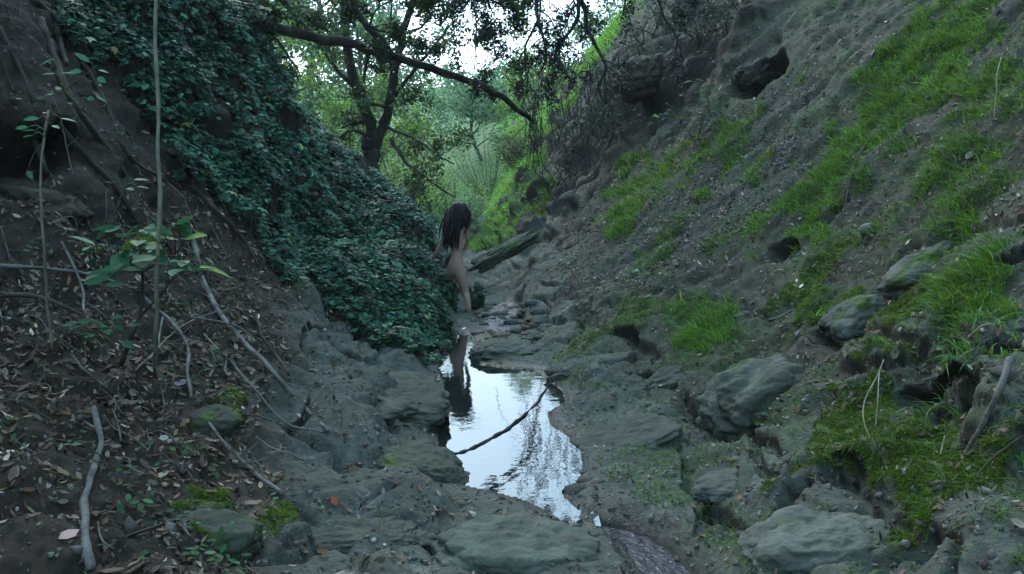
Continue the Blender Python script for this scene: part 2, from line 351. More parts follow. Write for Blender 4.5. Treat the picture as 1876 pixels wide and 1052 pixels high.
# undercut hollows in the right bank and the left dirt wall
def hollow(u, v, r, depth, sx=1, sz=1):
    c = np.append(hit0(u, v), 0); c[2] = base_z(c[0:1], c[1:2])[0]
    e = np.sqrt(((V0[:, 0] - c[0]) / sx) ** 2 + ((V0[:, 1] - c[1]) / sx) ** 2 + ((V0[:, 2] - c[2]) / sz) ** 2) / r
    e = e + .25 * gn(V0, 3.1 / r * .4, 80)
    dv = np.array([.80 if u > 900 else -.80, .45, -.30]); return (depth * 1.15 * ss(1, .5, e))[:, None] * dv
HV = np.zeros_like(V0)
def groove(pix, w_, depth):
    pts = np.array([hit0(*q) for q in pix]); best = np.full(len(V0), 9.0); p = V0[:, :2] + .09 * np.stack([gn(V0, 2.6, 180) + .5 * gn(V0, 8, 184), gn(V0, 2.6, 181) + .5 * gn(V0, 8, 185)], 1)
    for a, b in zip(pts[:-1], pts[1:]):
        e = b - a; t = np.clip(((p - a) @ e) / (e @ e), 0, 1); best = np.minimum(best, np.linalg.norm(p - a - t[:, None] * e, axis=1))
    return -.62 * depth * (.75 + .9 * gn(V0, 2.3, 183)) * np.exp(-(best / (w_ * .8 * (1 + .6 * gn(V0, 2, 182)))) ** 2)
for g_ in [([(1090,600),(1180,640),(1220,700),(1280,765),(1350,800),(1440,850)], .055, .20), ([(1440,1040),(1455,930),(1530,900),(1640,950),(1710,1040)], .05, .20), ([(1000,650),(1080,655),(1150,665),(1200,690)], .05, .12),
   ([(1000,590),(1100,570),(1200,535),(1320,500)], .05, .12), ([(1560,600),(1640,640),(1700,700),(1770,790)], .05, .16), ([(1040,730),(1120,715),(1200,730)], .035, .10), ([(1180,800),(1260,860),(1300,930),(1350,980)], .03, .07),
   ([(330,1020),(480,1000),(600,965),(720,930)], .03, .09), ([(640,760),(720,800),(790,812)], .035, .10), ([(1420,470),(1500,420),(1560,380)], .05, .12), ([(1600,500),(1700,440),(1800,420)], .05, .12), ([(1240,560),(1350,560),(1430,600)], .05, .12),
   ([(830,905),(930,955),(1000,985),(1080,985)], .03, .06), ([(930,470),(1010,440),(1080,400)], .06, .12), ([(1100,500),(1220,440),(1350,360)], .06, .10), ([(1300,330),(1420,240),(1560,120)], .07, .12), ([(560,640),(640,680),(660,740)], .04, .10)]:
    D += groove(*g_)
for h in [(1390,150,.55,.5,1,.7),(1710,750,.36,.20,1.5,.5),(1560,905,.16,.10,1.3,.5),(1440,470,.20,.14,1.2,.7),(1520,620,.16,.12,1.3,.6),(1340,800,.22,.13,1.4,.5),
          (30,290,.38,.42,1,.6),(110,270,.2,.3,.7,.9),(15,330,.3,.2,1,.6),(1140,700,.26,.08,1.4,.6),(1130,640,.3,.10,1.4,.5),(420,800,.12,.08,1,.7),(1400,720,.01,.0,1,1)]:
    HV += hollow(*h)
D *= amp
D *= ss(.6, 2.2, np.hypot(x, y))
V1 = V0 + BN * D[:, None] + HV * amp[:, None]
# carve the water bodies
z = V1[:, 2]
ins = ss(0.0, .16, -sdp)
lip = .012 + .10 * gn(V0, 3.5, 81) * ss(0, .3, sdp)
z = np.where(sdp < .30, np.maximum(lip + .05 * 0, 0) + (z - lip) * ss(0, .30, sdp), z)
z = np.where((sdp >= 0) & (sdp < .6), np.maximum(z, .008 + .25 * np.minimum(sdp, .25)), z)
z = np.where(sdp < 0, -.012 - .22 * ins + .02 * gn(V0, 9, 82), z)
z = np.where(sdc < .10, np.minimum(z, .0 + (-.20) * ss(.0, .14, -sdc) + .02 * gn(V0, 18, 83) + ss(0, .10, sdc) * (z - .0)), z)
z = np.where(sdr < .12, z * ss(0, .12, sdr) + (1 - ss(0, .12, sdr)) * (.02 + (y - 8.9) * .035 + .03 * gn(V0, 9, 84)), z)
V1[:, 2] = z
_P = V1.reshape(nr, nc, 3); _nr = np.cross(np.roll(_P, -1, 1) - np.roll(_P, 1, 1), np.gradient(_P, axis=0)).reshape(-1, 3)
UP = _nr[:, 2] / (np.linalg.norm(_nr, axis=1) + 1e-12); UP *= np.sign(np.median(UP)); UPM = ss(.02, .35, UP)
MOSS = MOSS * UPM; GRASS = GRASS * UPM
NRM = grid_normals(*[V1[:, i].reshape(nr, nc) for i in range(3)]).reshape(-1, 3)
# albedo
def mixc(a, b, t): return a * (1 - t[:, None]) + np.asarray(b)[None] * t[:, None]
n1 = .5 + .5 * fbm(V0, 1.3, 4, 90); n2 = .5 + .5 * fbm(V0, 7, 3, 91)
n1 = np.clip(n1, 0, 1); n2 = np.clip(n2, 0, 1)
C = np.tile(np.array([.032, .022, .014]), (len(V0), 1))
C = mixc(C, (.062, .044, .029), n1 * .7)
rockc = mixc(np.tile(np.array([.060, .069, .056]), (len(V0), 1)), (.105, .115, .094), n1)
rockc = mixc(rockc, (.07, .058, .04), ss(.55, .9, n2) * .6)
rockc = mixc(rockc, (.19, .195, .175), ss(.25, .6, gn(V0, 2.7, 92)) * .6 * ss(.2, .6, n2))
C = mixc(C, (0, 0, 0), ROCK) + rockc * ROCK[:, None]
C = mixc(C, (.070, .070, .050), EARTH * .8 * (.6 + .4 * n2)); C = mixc(C, (.075, .068, .058), GRAVEL * .7)
C = mixc(C, (.018, .014, .010), CLIFF * .95); C = mixc(C, (.055, .038, .024), CLIFF * ss(.55, .85, n1) * .6)
film = ss(.45, .75, .5 + .5 * fbm(V0, 1.7, 3, 93)) * .6 * (DX > 0) * ss(16, 10, y) * (1 - CLIFF)
C = mixc(C, (.060, .085, .035), film)
C = mixc(C, (.065, .10, .018), np.clip(MOSS, 0, 1) * ss(.2, .6, n2 + .2))
C = mixc(C, (.05, .085, .02), np.clip(GRASS, 0, 1) * .4)
C = mixc(C, (.018, .022, .012), IVY * .9)
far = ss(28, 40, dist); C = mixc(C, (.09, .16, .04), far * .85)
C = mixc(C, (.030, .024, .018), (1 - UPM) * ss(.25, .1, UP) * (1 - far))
wet = np.maximum(ss(.22, .0, np.minimum(sdp, np.minimum(sdc, sdr))), ss(-.3, .0, .16 - z) * 0)
C = C * (1 - .45 * wet)[:, None]
bedm = (sdp < 0) | (sdc < 0); C[bedm] = C[bedm] * .6
C *= (.8 + .4 * n2)[:, None]
Q = grid_quads(nr, nc, True)
m_ground, gnn, gl, gp = new_mat('ravine_ground')
va = gnn.new('ShaderNodeVertexColor'); va.layer_name = 'Col'; aw = gnn.new('ShaderNodeAttribute'); aw.attribute_name = 'wet'
geo = gnn.new('ShaderNodeNewGeometry')
def nnoise(scale, det=8, rough=.6):
    t = gnn.new('ShaderNodeTexNoise'); t.inputs['Scale'].default_value = scale; t.inputs['Detail'].default_value = det; t.inputs['Roughness'].default_value = rough
    gl.new(geo.outputs['Position'], t.inputs['Vector']); return t
ta = nnoise(22, 8, .7); tb = nnoise(90, 4, .6)
mr = gnn.new('ShaderNodeMapRange'); mr.inputs[1].default_value = .28; mr.inputs[2].default_value = .72; mr.inputs[3].default_value = .5; mr.inputs[4].default_value = 1.5; gl.new(ta.outputs['Fac'], mr.inputs[0])
vm = gnn.new('ShaderNodeVectorMath'); vm.operation = 'SCALE'; gl.new(va.outputs['Color'], vm.inputs[0]); gl.new(mr.outputs[0], vm.inputs['Scale'])
# lichen specks and pale grains
vo = gnn.new('ShaderNodeTexVoronoi'); vo.inputs['Scale'].default_value = 38; gl.new(geo.outputs['Position'], vo.inputs['Vector'])
mg = gnn.new('ShaderNodeMapRange'); mg.inputs[1].default_value = .16; mg.inputs[2].default_value = .08; mg.inputs[3].default_value = 0; mg.inputs[4].default_value = .5; gl.new(vo.outputs['Distance'], mg.inputs[0])
mxg = gnn.new('ShaderNodeMix'); mxg.data_type = 'RGBA'; gl.new(mg.outputs[0], mxg.inputs['Factor']); gl.new(vm.outputs[0], mxg.inputs['A'])
vs = gnn.new('ShaderNodeVectorMath'); vs.operation = 'SCALE'; gl.new(vm.outputs[0], vs.inputs[0]); vs.inputs['Scale'].default_value = 1.9; gl.new(vs.outputs[0], mxg.inputs['B'])
gl.new(mxg.outputs['Result'], gp.inputs['Base Color'])
rg = gnn.new('ShaderNodeMapRange'); rg.inputs[3].default_value = .92; rg.inputs[4].default_value = .22; gl.new(aw.outputs['Fac'], rg.inputs[0]); gl.new(rg.outputs[0], gp.inputs['Roughness'])
gp.inputs['Specular IOR Level'].default_value = .35
b1 = gnn.new('ShaderNodeBump'); b1.inputs['Strength'].default_value = .8; b1.inputs['Distance'].default_value = .035; gl.new(ta.outputs['Fac'], b1.inputs['Height'])
b2 = gnn.new('ShaderNodeBump'); b2.inputs['Strength'].default_value = .6; b2.inputs['Distance'].default_value = .01; gl.new(tb.outputs['Fac'], b2.inputs['Height']); gl.new(b1.outputs[0], b2.inputs['Normal'])
gl.new(b2.outputs[0], gp.inputs['Normal'])
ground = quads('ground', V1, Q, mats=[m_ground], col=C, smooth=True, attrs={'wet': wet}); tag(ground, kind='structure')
BVH = BVHTree.FromPolygons([tuple(a) for a in V1[:, :].tolist()], Q.tolist())
def hit(u, v, up=0.0):               # where a pixel's ray meets the finished ground
    d = ray(u, v); r = BVH.ray_cast(Vector(CAM), Vector(d).normalized())
    if r[0] is None: return P(u, v, 12.0)
    p = np.array(r[0]); p[2] += up; return p
def gz(x, y):
    r = BVH.ray_cast(Vector((x, y, 60)), Vector((0, 0, -1))); return r[0].z if r[0] else 0.0
def gnrm(p):
    r = BVH.find_nearest(Vector(p)); n = np.array(r[1]); return n if n[2] > 0 else -n

# water
m_w, n_, l_, p_ = new_mat('water')
p_.inputs['Base Color'].default_value = (.012, .016, .014, 1); p_.inputs['Roughness'].default_value = .02; p_.inputs['IOR'].default_value = 1.85; p_.inputs['Specular IOR Level'].default_value = .6
g_ = n_.new('ShaderNodeNewGeometry'); t_ = n_.new('ShaderNodeTexNoise'); t_.inputs['Scale'].default_value = 9; t_.inputs['Detail'].default_value = 3; l_.new(g_.outputs['Position'], t_.inputs['Vector'])
b_ = n_.new('ShaderNodeBump'); b_.inputs['Strength'].default_value = .05; b_.inputs['Distance'].default_value = .02; l_.new(t_.outputs['Fac'], b_.inputs['Height']); l_.new(b_.outputs[0], p_.inputs['Normal'])
def water_sheet(name, poly, z0, pad, mat, slope=None, n=70):
    lo = poly.min(0) - pad; hi = poly.max(0) + pad; X, Y = np.meshgrid(np.linspace(lo[0], hi[0], n), np.linspace(lo[1], hi[1], n))
    xy = np.stack([X.ravel(), Y.ravel()], 1); Z = np.full(len(xy), z0) if slope is None else slope(xy)
    q = grid_quads(n, n); c = xy[q].mean(1); q = q[sdist(c, poly) < pad]
    return quads(name, np.column_stack([xy, Z]), q, mats=[mat], smooth=True)
wp_ = water_sheet('pool_water', POOL, 0.0, .10, m_w); tag(wp_, kind='structure')
m_rw, n_, l_, p_ = new_mat('running_water')
p_.inputs['Base Color'].default_value = (.016, .017, .024, 1); p_.inputs['Roughness'].default_value = .14; p_.inputs['IOR'].default_value = 1.38
g_ = n_.new('ShaderNodeNewGeometry'); t_ = n_.new('ShaderNodeTexNoise'); t_.inputs['Scale'].default_value = 32; t_.inputs['Detail'].default_value = 5; l_.new(g_.outputs['Position'], t_.inputs['Vector'])
b_ = n_.new('ShaderNodeBump'); b_.inputs['Strength'].default_value = .7; b_.inputs['Distance'].default_value = .03; l_.new(t_.outputs['Fac'], b_.inputs['Height']); l_.new(b_.outputs[0], p_.inputs['Normal'])
tag(water_sheet('outflow_water', CHAN, -.045, .06, m_rw), kind='structure')
tag(water_sheet('riffle_water', RIF, 0, .05, m_rw, slope=lambda xy: .028 + (xy[:, 1] - 8.9) * .035 + .012 * gn(np.column_stack([xy, xy[:, 0] * 0]), 5, 3)), kind='structure')
# ------------------------------------------------------------------ scattering leaf-sized pieces as one real mesh
def frames(N, rng, lean=.5, up=None):
    """random frames whose z axis is the normal mixed with noise"""
    n = len(N); Z = N + rng.normal(size=(n, 3)) * lean
    if up is not None: Z = Z + np.array([0, 0, up])
    Z /= np.linalg.norm(Z, axis=1)[:, None] + 1e-9
    r = rng.normal(size=(n, 3)); X = np.cross(r, Z); X /= np.linalg.norm(X, axis=1)[:, None] + 1e-9
    return np.stack([X, np.cross(Z, X), Z], 2)
def instances(name, tv, tf, pos, M, sc, mat, col, parent=None, kind=None):
    """tf: list of equal-length faces of the template"""
    tv = np.asarray(tv, float); tf = np.asarray(tf, int); n, k = len(pos), len(tv)
    sc = np.asarray(sc, float)
    if sc.ndim == 1: sc = np.repeat(sc[:, None], 3, 1)
    loc = tv[None] * sc[:, None, :]
    V = pos[:, None] + np.einsum('nij,nkj->nki', M, loc)
    Fc = (tf[None] + (np.arange(n) * k)[:, None, None]).reshape(-1, tf.shape[1])
    o = quads(name, V.reshape(-1, 3), Fc, mats=[mat], col=np.repeat(col, k, 0), smooth=False, parent=parent)
    if kind: o['kind'] = kind
    return o
OVAL = [(-.5, 0, 0), (-.2, .27, .05), (.2, .25, .04), (.5, 0, -.04), (.2, -.25, .04), (-.2, -.27, .05)]; OVALF = [(0, 1, 2, 3), (0, 3, 4, 5)]
CURL = [(-.5, 0, .14), (-.15, .22, .12), (.2, .2, .02), (.5, 0, .12), (.2, -.2, .06), (-.15, -.22, .13), (0, 0, -.03)]; CURLF = [(0, 1, 2, 6), (6, 2, 3, 4), (0, 6, 4, 5)]
IVYT = [(-.42, 0, 0), (-.30, .36, -.06), (-.02, .22, .02), (.12, .48, -.07), (.20, .16, .03), (.60, 0, -.10), (.20, -.16, .03), (.12, -.48, -.07), (-.02, -.22, .02), (-.30, -.36, -.06)]
IVYF = [(0, 1, 2, 2), (0, 2, 3, 4), (0, 4, 5, 6), (0, 6, 7, 8), (0, 8, 9, 9)]
IVYF = [(0, 2, 1), (0, 4, 2), (2, 4, 3), (0, 5, 4), (0, 6, 5), (0, 8, 6), (6, 8, 7), (0, 9, 8)]
def jcol(base, n, rng, v=.25, h=.12, alt=None, pa=0):
    c = np.tile(np.array(base, float), (n, 1))
    if alt is not None:
        for a, p in zip(alt, pa): m = rng.random(n) < p; c[m] = a
    c *= np.exp(rng.normal(size=(n, 1)) * v); c *= np.exp(rng.normal(size=(n, 3)) * h); return np.clip(c, .003, .9)
# ground faces to scatter on
FA = V1[Q]; FC = FA.mean(1); _n = np.cross(FA[:, 2] - FA[:, 0], FA[:, 3] - FA[:, 1]); AR = np.linalg.norm(_n, axis=1) * .5
FNm = _n / (AR[:, None] * 2 + 1e-12); FNm[FNm[:, 2] < 0] *= -1
_cd = np.array([FC[:, 0], FC[:, 1] * cos(PITCH) + (FC[:, 2] - CAM_H) * sin(PITCH)]).T
FOVM = (FC[:, 1] > .8) & (np.abs(FC[:, 0]) < FC[:, 1] * .72 + .6)          # what the photograph could see, and a step to the side
CDIST = np.linalg.norm(FC - CAM, axis=1); SEE = ss(.0, .25, -((FC - CAM) / CDIST[:, None] * FNm).sum(1)) + .12
def fmask(a): return a[Q].mean(1)
fG, fI, fM, fR, fGr, fC = fmask(GRASS), fmask(IVY), fmask(MOSS), fmask(ROCK), fmask(GRAVEL), fmask(CLIFF)
fU = fmask(UPM); fW = np.minimum(fmask(sdp), np.minimum(fmask(sdc), fmask(sdr))); fD = fmask(DX)
def pick(wt, n, rng):
    p = np.where(FOVM, AR * wt, 0); c = np.cumsum(p); i = np.searchsorted(c, rng.random(n) * c[-1]); i = np.clip(i, 0, len(c) - 1)
    a, b = rng.random((2, n, 1)); q = FA[i]
    return (q[:, 0] * (1 - a) * (1 - b) + q[:, 1] * a * (1 - b) + q[:, 2] * a * b + q[:, 3] * (1 - a) * b), FNm[i], i
# --- ivy
r1 = np.random.default_rng(11)
pos, N, i = pick(np.where(fI > .35, SEE / np.clip(CDIST, 5, 14) ** 1.6, 0), 92000, r1)
th = .5 + .5 * gn(pos, 1.6, 101)
keep = gn(pos, 2.4, 102) + .6 * gn(pos, 6, 103) > -.36; pos, N = pos[keep], N[keep]; th = th[keep]; n = len(pos)
pos = pos + N * (.02 + .20 * r1.random((n, 1)) * th[:, None]) ; sc = np.clip(r1.lognormal(np.log(.052), .38, n), .02, .12) * (.8 + .5 * th) * np.where(np.linalg.norm(pos - CAM, axis=1) > 11, 1.15, 1)
Mx = frames(N * .6, r1, .33, .75)
instances('ivy', IVYT, IVYF, pos, Mx, sc, M_IVY, jcol((.032, .098, .056), n, r1, .42, .1, [(.055, .145, .075), (.015, .045, .028), (.13, .12, .04)], [.22, .33, .035]) * (1 + .5 * gn(pos, .9, 120))[:, None], kind='stuff')
# ivy hanging over the pool edge and round the spur foot, where the person stands
# --- fallen leaves
r2 = np.random.default_rng(12)
lw = np.where(fD < 0, .55 * (1 - fI) + .02, .10 + .30 * ss(.8, 1.6, fD)) * (1 - .8 * ss(.3, .9, fG)) * (1 - .85 * (fD < 0) * ss(1.5, 2.0, FC[:, 2]) * ss(7.5, 6.5, FC[:, 1])) * (fW > .02) * (.35 + .65 * ss(3.2, 4.6, FC[:, 1]))
lw = lw * fU * (1 - .8 * fC) * np.where((fD < 0) & (fR > .6), .16, 1) + fGr * .55 * (fW > 0) + fC * .1
pos, N, i = pick(lw * SEE * (CDIST < 24) / np.clip(CDIST, 3.0, 24) ** 1.7, 34000, r2)
keep = gn(pos, 1.3, 104) + .8 * gn(pos, 3.5, 105) > -.35; pos, N = pos[keep], N[keep]; n = len(pos)
sc = r2.lognormal(np.log(.047), .3, n) * (1 + .2 * (np.linalg.norm(pos - CAM, axis=1) > 8))
right = pos[:, 0] > np.interp(pos[:, 1], [0, 3, 4.5, 6, 8, 10, 12, 16], [.9, .75, .2, 0, -.3, -.4, -.25, -.45]); sc[right] *= .75
colr = jcol((.155, .108, .072), n, r2, .38, .07, [(.27, .21, .155), (.17, .095, .055), (.05, .035, .024), (.40, .33, .26)], [.17, .15, .36, .03])
instances('fallen_leaves', CURL, CURLF, pos + N * .008, frames(N, r2, .38, .2), np.stack([sc, sc * r2.uniform(.5, 1, n), sc * r2.uniform(.3, 1.3, n)], 1), M_DRY, colr, kind='stuff')
# --- small stones and grit
r3 = np.random.default_rng(13)
ST = [(0, 0, .45), (.5, .1, .05), (.1, .5, 0), (-.5, .1, .05), (-.1, -.5, .0), (0, 0, -.35)]; STF = [(0, 1, 2), (0, 2, 3), (0, 3, 4), (0, 4, 1), (5, 2, 1), (5, 3, 2), (5, 4, 3), (5, 1, 4)]
pos, N, i = pick((.12 + fGr * 2.2 + .05 * fR) * (1 - fI) * (1 - .8 * fC) * (fW > -.02) * SEE * (CDIST < 20) / np.clip(CDIST, 3, 20) ** 1.7, 30000, r3); n = len(pos)
sc = r3.lognormal(np.log(.020), .5, n)
instances('grit', ST, STF, pos, frames(N, r3, .6), np.stack([sc, sc * r3.uniform(.6, 1, n), sc * r3.uniform(.4, .9, n)], 1), M_ROCK, jcol((.12, .112, .10), n, r3, .3, .05, [(.25, .24, .22)], [.06]), kind='stuff')
# --- grass and moss: arching blades
def blades(name, pos, N, L, wd, rng, mat, col, up=1.0, lean=.45, segs=3, droop=.5, parent=None, kind=None):
    n = len(pos); D0 = N * .35 + np.array([0, 0, up]) + rng.normal(size=(n, 3)) * lean; D0 /= np.linalg.norm(D0, axis=1)[:, None]
    dn = np.stack([N[:, 0], N[:, 1], np.zeros(n)], 1) * .5 + rng.normal(size=(n, 3)) * .25; dn[:, 2] = -droop * rng.uniform(.5, 1.6, n)
    S = np.cross(D0, rng.normal(size=(n, 3))); S /= np.linalg.norm(S, axis=1)[:, None] + 1e-9
    vs = []
    for k in range(segs):
        t = k / segs; c = pos + D0 * (L * t)[:, None] + dn * (L * t * t)[:, None]; wv = S * (wd * (1 - t * .75) * .5)[:, None]
        vs += [c - wv, c + wv]
    vs.append(pos + D0 * L[:, None] + dn * L[:, None]); V = np.stack(vs, 1); k = V.shape[1]
    f = []
    for s in range(segs - 1): f += [(2 * s, 2 * s + 1, 2 * s + 3), (2 * s, 2 * s + 3, 2 * s + 2)]
    f.append((2 * segs - 2, 2 * segs - 1, 2 * segs))
    Fc = (np.array(f)[None] + (np.arange(n) * k)[:, None, None]).reshape(-1, 3)
    o = quads(name, V.reshape(-1, 3), Fc, mats=[mat], col=np.repeat(col, k, 0), smooth=True, parent=parent)
    if kind: o['kind'] = kind
    return o
r4 = np.random.default_rng(14)
pos, N, i = pick(np.where(fG > .3, fG, 0) * fU / np.clip(CDIST, 3.5, 60) ** 1.7 * SEE * (CDIST < 75) * (fW > .03), 125000, r4)
cl = gn(pos, 3.0, 106) + .7 * gn(pos, 8.5, 107); keep = (cl + r4.normal(size=len(cl)) * .40 > .42 - .74 * fG[i]) | (np.linalg.norm(pos - CAM, axis=1) > 18) & (cl > -.5); pos, N, cl = pos[keep], N[keep], cl[keep]; n = len(pos)
dd = np.linalg.norm(pos - CAM, axis=1)
L = r4.lognormal(np.log(.075), .38, n) * (1 + np.clip(cl, 0, 1)) * (1 + np.clip(dd - 9, 0, 20) * .07); wd = .0046 * (1 + np.clip(dd - 4, 0, 40) * .2)
yel = np.clip(gn(pos, .9, 108) * .5 + .5, 0, 1)[:, None]
col = (1 + .8 * ss(15, 22, dd))[:, None] * jcol((.13, .26, .032), n, r4, .35, .10, [(.22, .21, .11), (.06, .12, .03)], [.06, .2]) * (1 - .35 * yel) + np.array([.18, .28, .035]) * .35 * yel  # far blades coloured brighter, painting in the stronger light of the open valley
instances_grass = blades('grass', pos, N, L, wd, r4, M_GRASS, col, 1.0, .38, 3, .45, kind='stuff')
# thin scattered blades on the right bank
pos, N, i = pick(fU * (1 - .9 * fC) * (fD > .4) * (.15 + .3 * (fG > .1)) * (1 - .6 * fGr) / np.clip(CDIST, 3.5, 20) ** 1.7 * SEE * (CDIST < 20) * (fW > .08), 50000, r4)
cl = gn(pos, 1.8, 109) + .8 * gn(pos, 5.5, 110); keep = cl > .02; pos, N = pos[keep], N[keep]; n = len(pos)
blades('sparse_grass', pos, N, r4.uniform(.03, .10, n), .0035 * (1 + .12 * np.linalg.norm(pos - CAM, axis=1)), r4, M_GRASS, jcol((.08, .18, .03), n, r4, .3, .1), .8, .5, 3, .6, kind='stuff')
pos, N, i = pick(np.where(fM > .3, fM, 0) * fU * (CDIST < 20) / np.clip(CDIST, 2.5, 20) ** 1.5, 80000, r4)
cl = gn(pos, 9, 111); keep = cl > -.3; pos, N, cl = pos[keep], N[keep], cl[keep]; n = len(pos)
blades('moss', pos, N, r4.uniform(.008, .028, n) * (1 + .8 * np.clip(cl, 0, 1)), np.full(n, .006), r4, M_GRASS, jcol((.090, .155, .018), n, r4, .3, .1, [(.12, .17, .02)], [.25]), .5, .55, 2, .5, kind='stuff')
# low herbs between the ivy and the litter
pos, N, i = pick(((fD < -.3) * .25 * (1 - fI) * (fR < .7) + (fD > .5) * .3 * (fG > .02) + .25 * (fC > .2)) / np.clip(CDIST, 3.5, 18) ** 1.6 * (CDIST < 20), 14000, r4)
cl = gn(pos, 1.7, 112) + .8 * gn(pos, 6, 113); keep = cl > .38; pos, N = pos[keep], N[keep]; n = len(pos)
instances('ground_herbs', OVAL, OVALF, pos + N * r4.uniform(.01, .06, (n, 1)), frames(N, r4, .45, .6), r4.uniform(.02, .05, n), M_IVY, jcol((.045, .105, .035), n, r4, .3, .1), kind='stuff')

# ------------------------------------------------------------------ rocks
def ico(sub):
    import bmesh
    bm = bmesh.new(); bmesh.ops.create_icosphere(bm, subdivisions=sub, radius=1); V = np.array([v.co[:] for v in bm.verts]); Fc = np.array([[v.index for v in f.verts] for f in bm.faces]); bm.free(); return V, Fc
IC = {k: ico(k) for k in (2, 3, 4, 5, 6)}
def rock(name, c, size, rot=(0, 0, 0), seed=0, sub=5, rough=.35, base=(.15, .152, .135), moss=0.0, box=.0, label=None, cat='rock', group=None, dark=0.0):
    V, Fc = IC[sub]; V = V.copy(); q = V + seed * 3.7; base = np.array(base) * [.46, .48, .44]
    if box: m = np.abs(V).max(1)[:, None]; V = V * (1 - box) + V / m * box * .85
    size = np.asarray(size, float)
    d = 1 + rough * (np.abs(gn(q, 1.1, seed)) - .25) + rough * .45 * (np.abs(gn(q, 2.6, seed + 1)) - .2) + rough * .18 * gn(q, 6, seed + 2) + rough * .07 * gn(q, 14, seed + 3)
    L = V * d[:, None] * size
    if size.max() > .25: L += V * (.012 * gn(L + seed, 14, 5) + .005 * gn(L + seed, 38, 6))[:, None]
    R = np.array(Matrix.Rotation(rot[2], 3, 'Z') @ Matrix.Rotation(rot[1], 3, 'Y') @ Matrix.Rotation(rot[0], 3, 'X')); Wd = L @ R.T
    a = np.clip(.5 + .5 * fbm(q, 1.6, 3, seed + 9), 0, 1); col = mixc(np.tile(np.array(base), (len(V), 1)), np.array(base) * 1.45, a); col = mixc(col, (.10, .085, .06), ss(.2, .5, gn(q, 2.2, seed + 4)) * .5)
    if moss: col = mixc(col, (.05, .085, .018), ss(.15, -.15, gn(q, 1.3, seed + 5) - .35 + (1 - moss) * 1.0) * ss(-.1, .5, (V @ R.T)[:, 2] + .3))
    if dark: col = col * (1 - dark)
    o = quads(name, Wd, Fc, mats=[M_ROCK], col=col, smooth=True); o.location = [float(t) for t in c]; tag(o, label, cat, group); return o
def rp(u, v, sink=0.0): return hit(u, v, -sink)
rock('boulder', rp(1400, 745, .04) + [0.02, .12, 0], (.47, .36, .33), (0, -.25, .3), 3, 6, .34, (.16, .16, .14), .35, .2, 'large rounded grey boulder with a dark hollow under it, on the right of the pool')
rock('boulder', rp(1520, 985, .10) + [0, .05, 0], (.36, .26, .17), (.1, -.2, -.3), 8, 6, .30, (.185, .195, .175), .1, .35, 'broad flat-topped grey rock at the bottom right below the mossy bank')
rock('stepping_rock', W(930, 650, .02), (.42, .33, .14), (0, .05, .2), 14, 6, .32, (.12, .125, .115), .3, .2, 'low wet grey rock closing off the upper end of the pool')
rock('boulder', W(1095, 672, .10), (.50, .20, .10), (0, -.15, .25), 21, 5, .4, (.13, .132, .12), .3, .2, 'long low rock shelf just right of the upper end of the pool')
rock('boulder', W(1010, 612, .06), (.20, .2, .12), (0, 0, .4), 25, 5, .4, (.12, .12, .11), .1, .1, 'grey rounded rock on the right edge of the riffle')
rock('boulder', W(722, 745, .10) + [0, .15, 0], (.42, .62, .17), (0, .1, .15), 31, 6, .35, (.11, .112, .095), .25, .25, 'mossy grey rock overhanging the left side of the pool')
rock('boulder', W(765, 860, .02) + [0, 0, 0], (.30, .32, .13), (0, .15, .4), 35, 6, .3, (.11, .115, .09), .3, .2, 'green mossed rock shoulder dipping into the near left corner of the pool')
rock('boulder', W(950, 1022, .0), (.46, .28, .15), (.05, .03, -.05), 42, 6, .30, (.165, .18, .155), .0, .3, 'smooth grey-green rock in the middle foreground below the pool outlet')
rock('flat_rock', hit(640, 975, -.03), (.40, .20, .08), (.05, .05, .25), 44, 6, .35, (.125, .13, .11), .15, .3, 'low flat grey slab left of the smooth foreground rock')
rock('flat_rock', hit(1150, 800, -.06), (.42, .34, .12), (0, -.30, .35), 45, 6, .30, (.12, .125, .108), .1, .3, 'broad worn sandstone slab sloping into the right side of the pool')
rock('flat_rock', hit(1240, 690, -.06), (.30, .18, .12), (0, -.30, .3), 46, 6, .4, (.11, .115, .10), .2, .3, 'dark ledge above the worn slab and left of the large boulder')
rock('stone', W(1062, 905, -.01), (.11, .09, .055), (0, 0, .3), 47, 5, .3, (.10, .10, .10), 0, .2, 'flat dark wet stone in the outlet at the near right corner of the pool', dark=.4)
rock('stone', hit(1590, 420), (.075, .05, .05), (0, -.2, 0), 51, 4, .2, (.24, .24, .23), 0, 0, 'smooth pale egg-shaped stone on the right bank above the mossy ledge')
rock('boulder', rp(1690, 490, .06), (.30, .2, .16), (0, -.5, .2), 55, 5, .4, (.17, .17, .15), .3, .2, 'pale lichen-covered rock lump on the right bank left of the big grass tuft')
rock('boulder', rp(1570, 570, .06), (.24, .2, .15), (0, -.5, .2), 58, 5, .4, (.15, .155, .14), .5, .2, 'half-mossed rock above the reddish hollow in the right bank')
rock('boulder', rp(1380, 130, .05), (.28, .25, .2), (0, -.4, .2), 61, 5, .4, (.09, .08, .065), .0, .3, 'dark overhanging rock capping the hole high on the right bank', dark=.3)
rock('boulder', rp(1180, 130, .1), (.5, .4, .35), (0, -.4, .2), 64, 5, .45, (.10, .075, .055), .0, .3, 'brown broken rock jutting from the upper cliff')
rock('boulder', rp(1330, 880, .03) , (.20, .16, .07), (0, -.2, .2), 67, 5, .35, (.15, .15, .14), .2, .2, 'low knobbly rock beside the lower channel')
rock('boulder', rp(60, 345, .12), (.34, .25, .15), (0, .2, .2), 70, 5, .35, (.10, .075, .055), .0, .3, 'brown earthy block beneath the hollows at the left edge')
rock('boulder', rp(390, 770, .05), (.15, .16, .12), (0, .2, .2), 73, 5, .3, (.07, .072, .055), .45, .2, 'dark moss-covered stone among the dead sticks on the left')
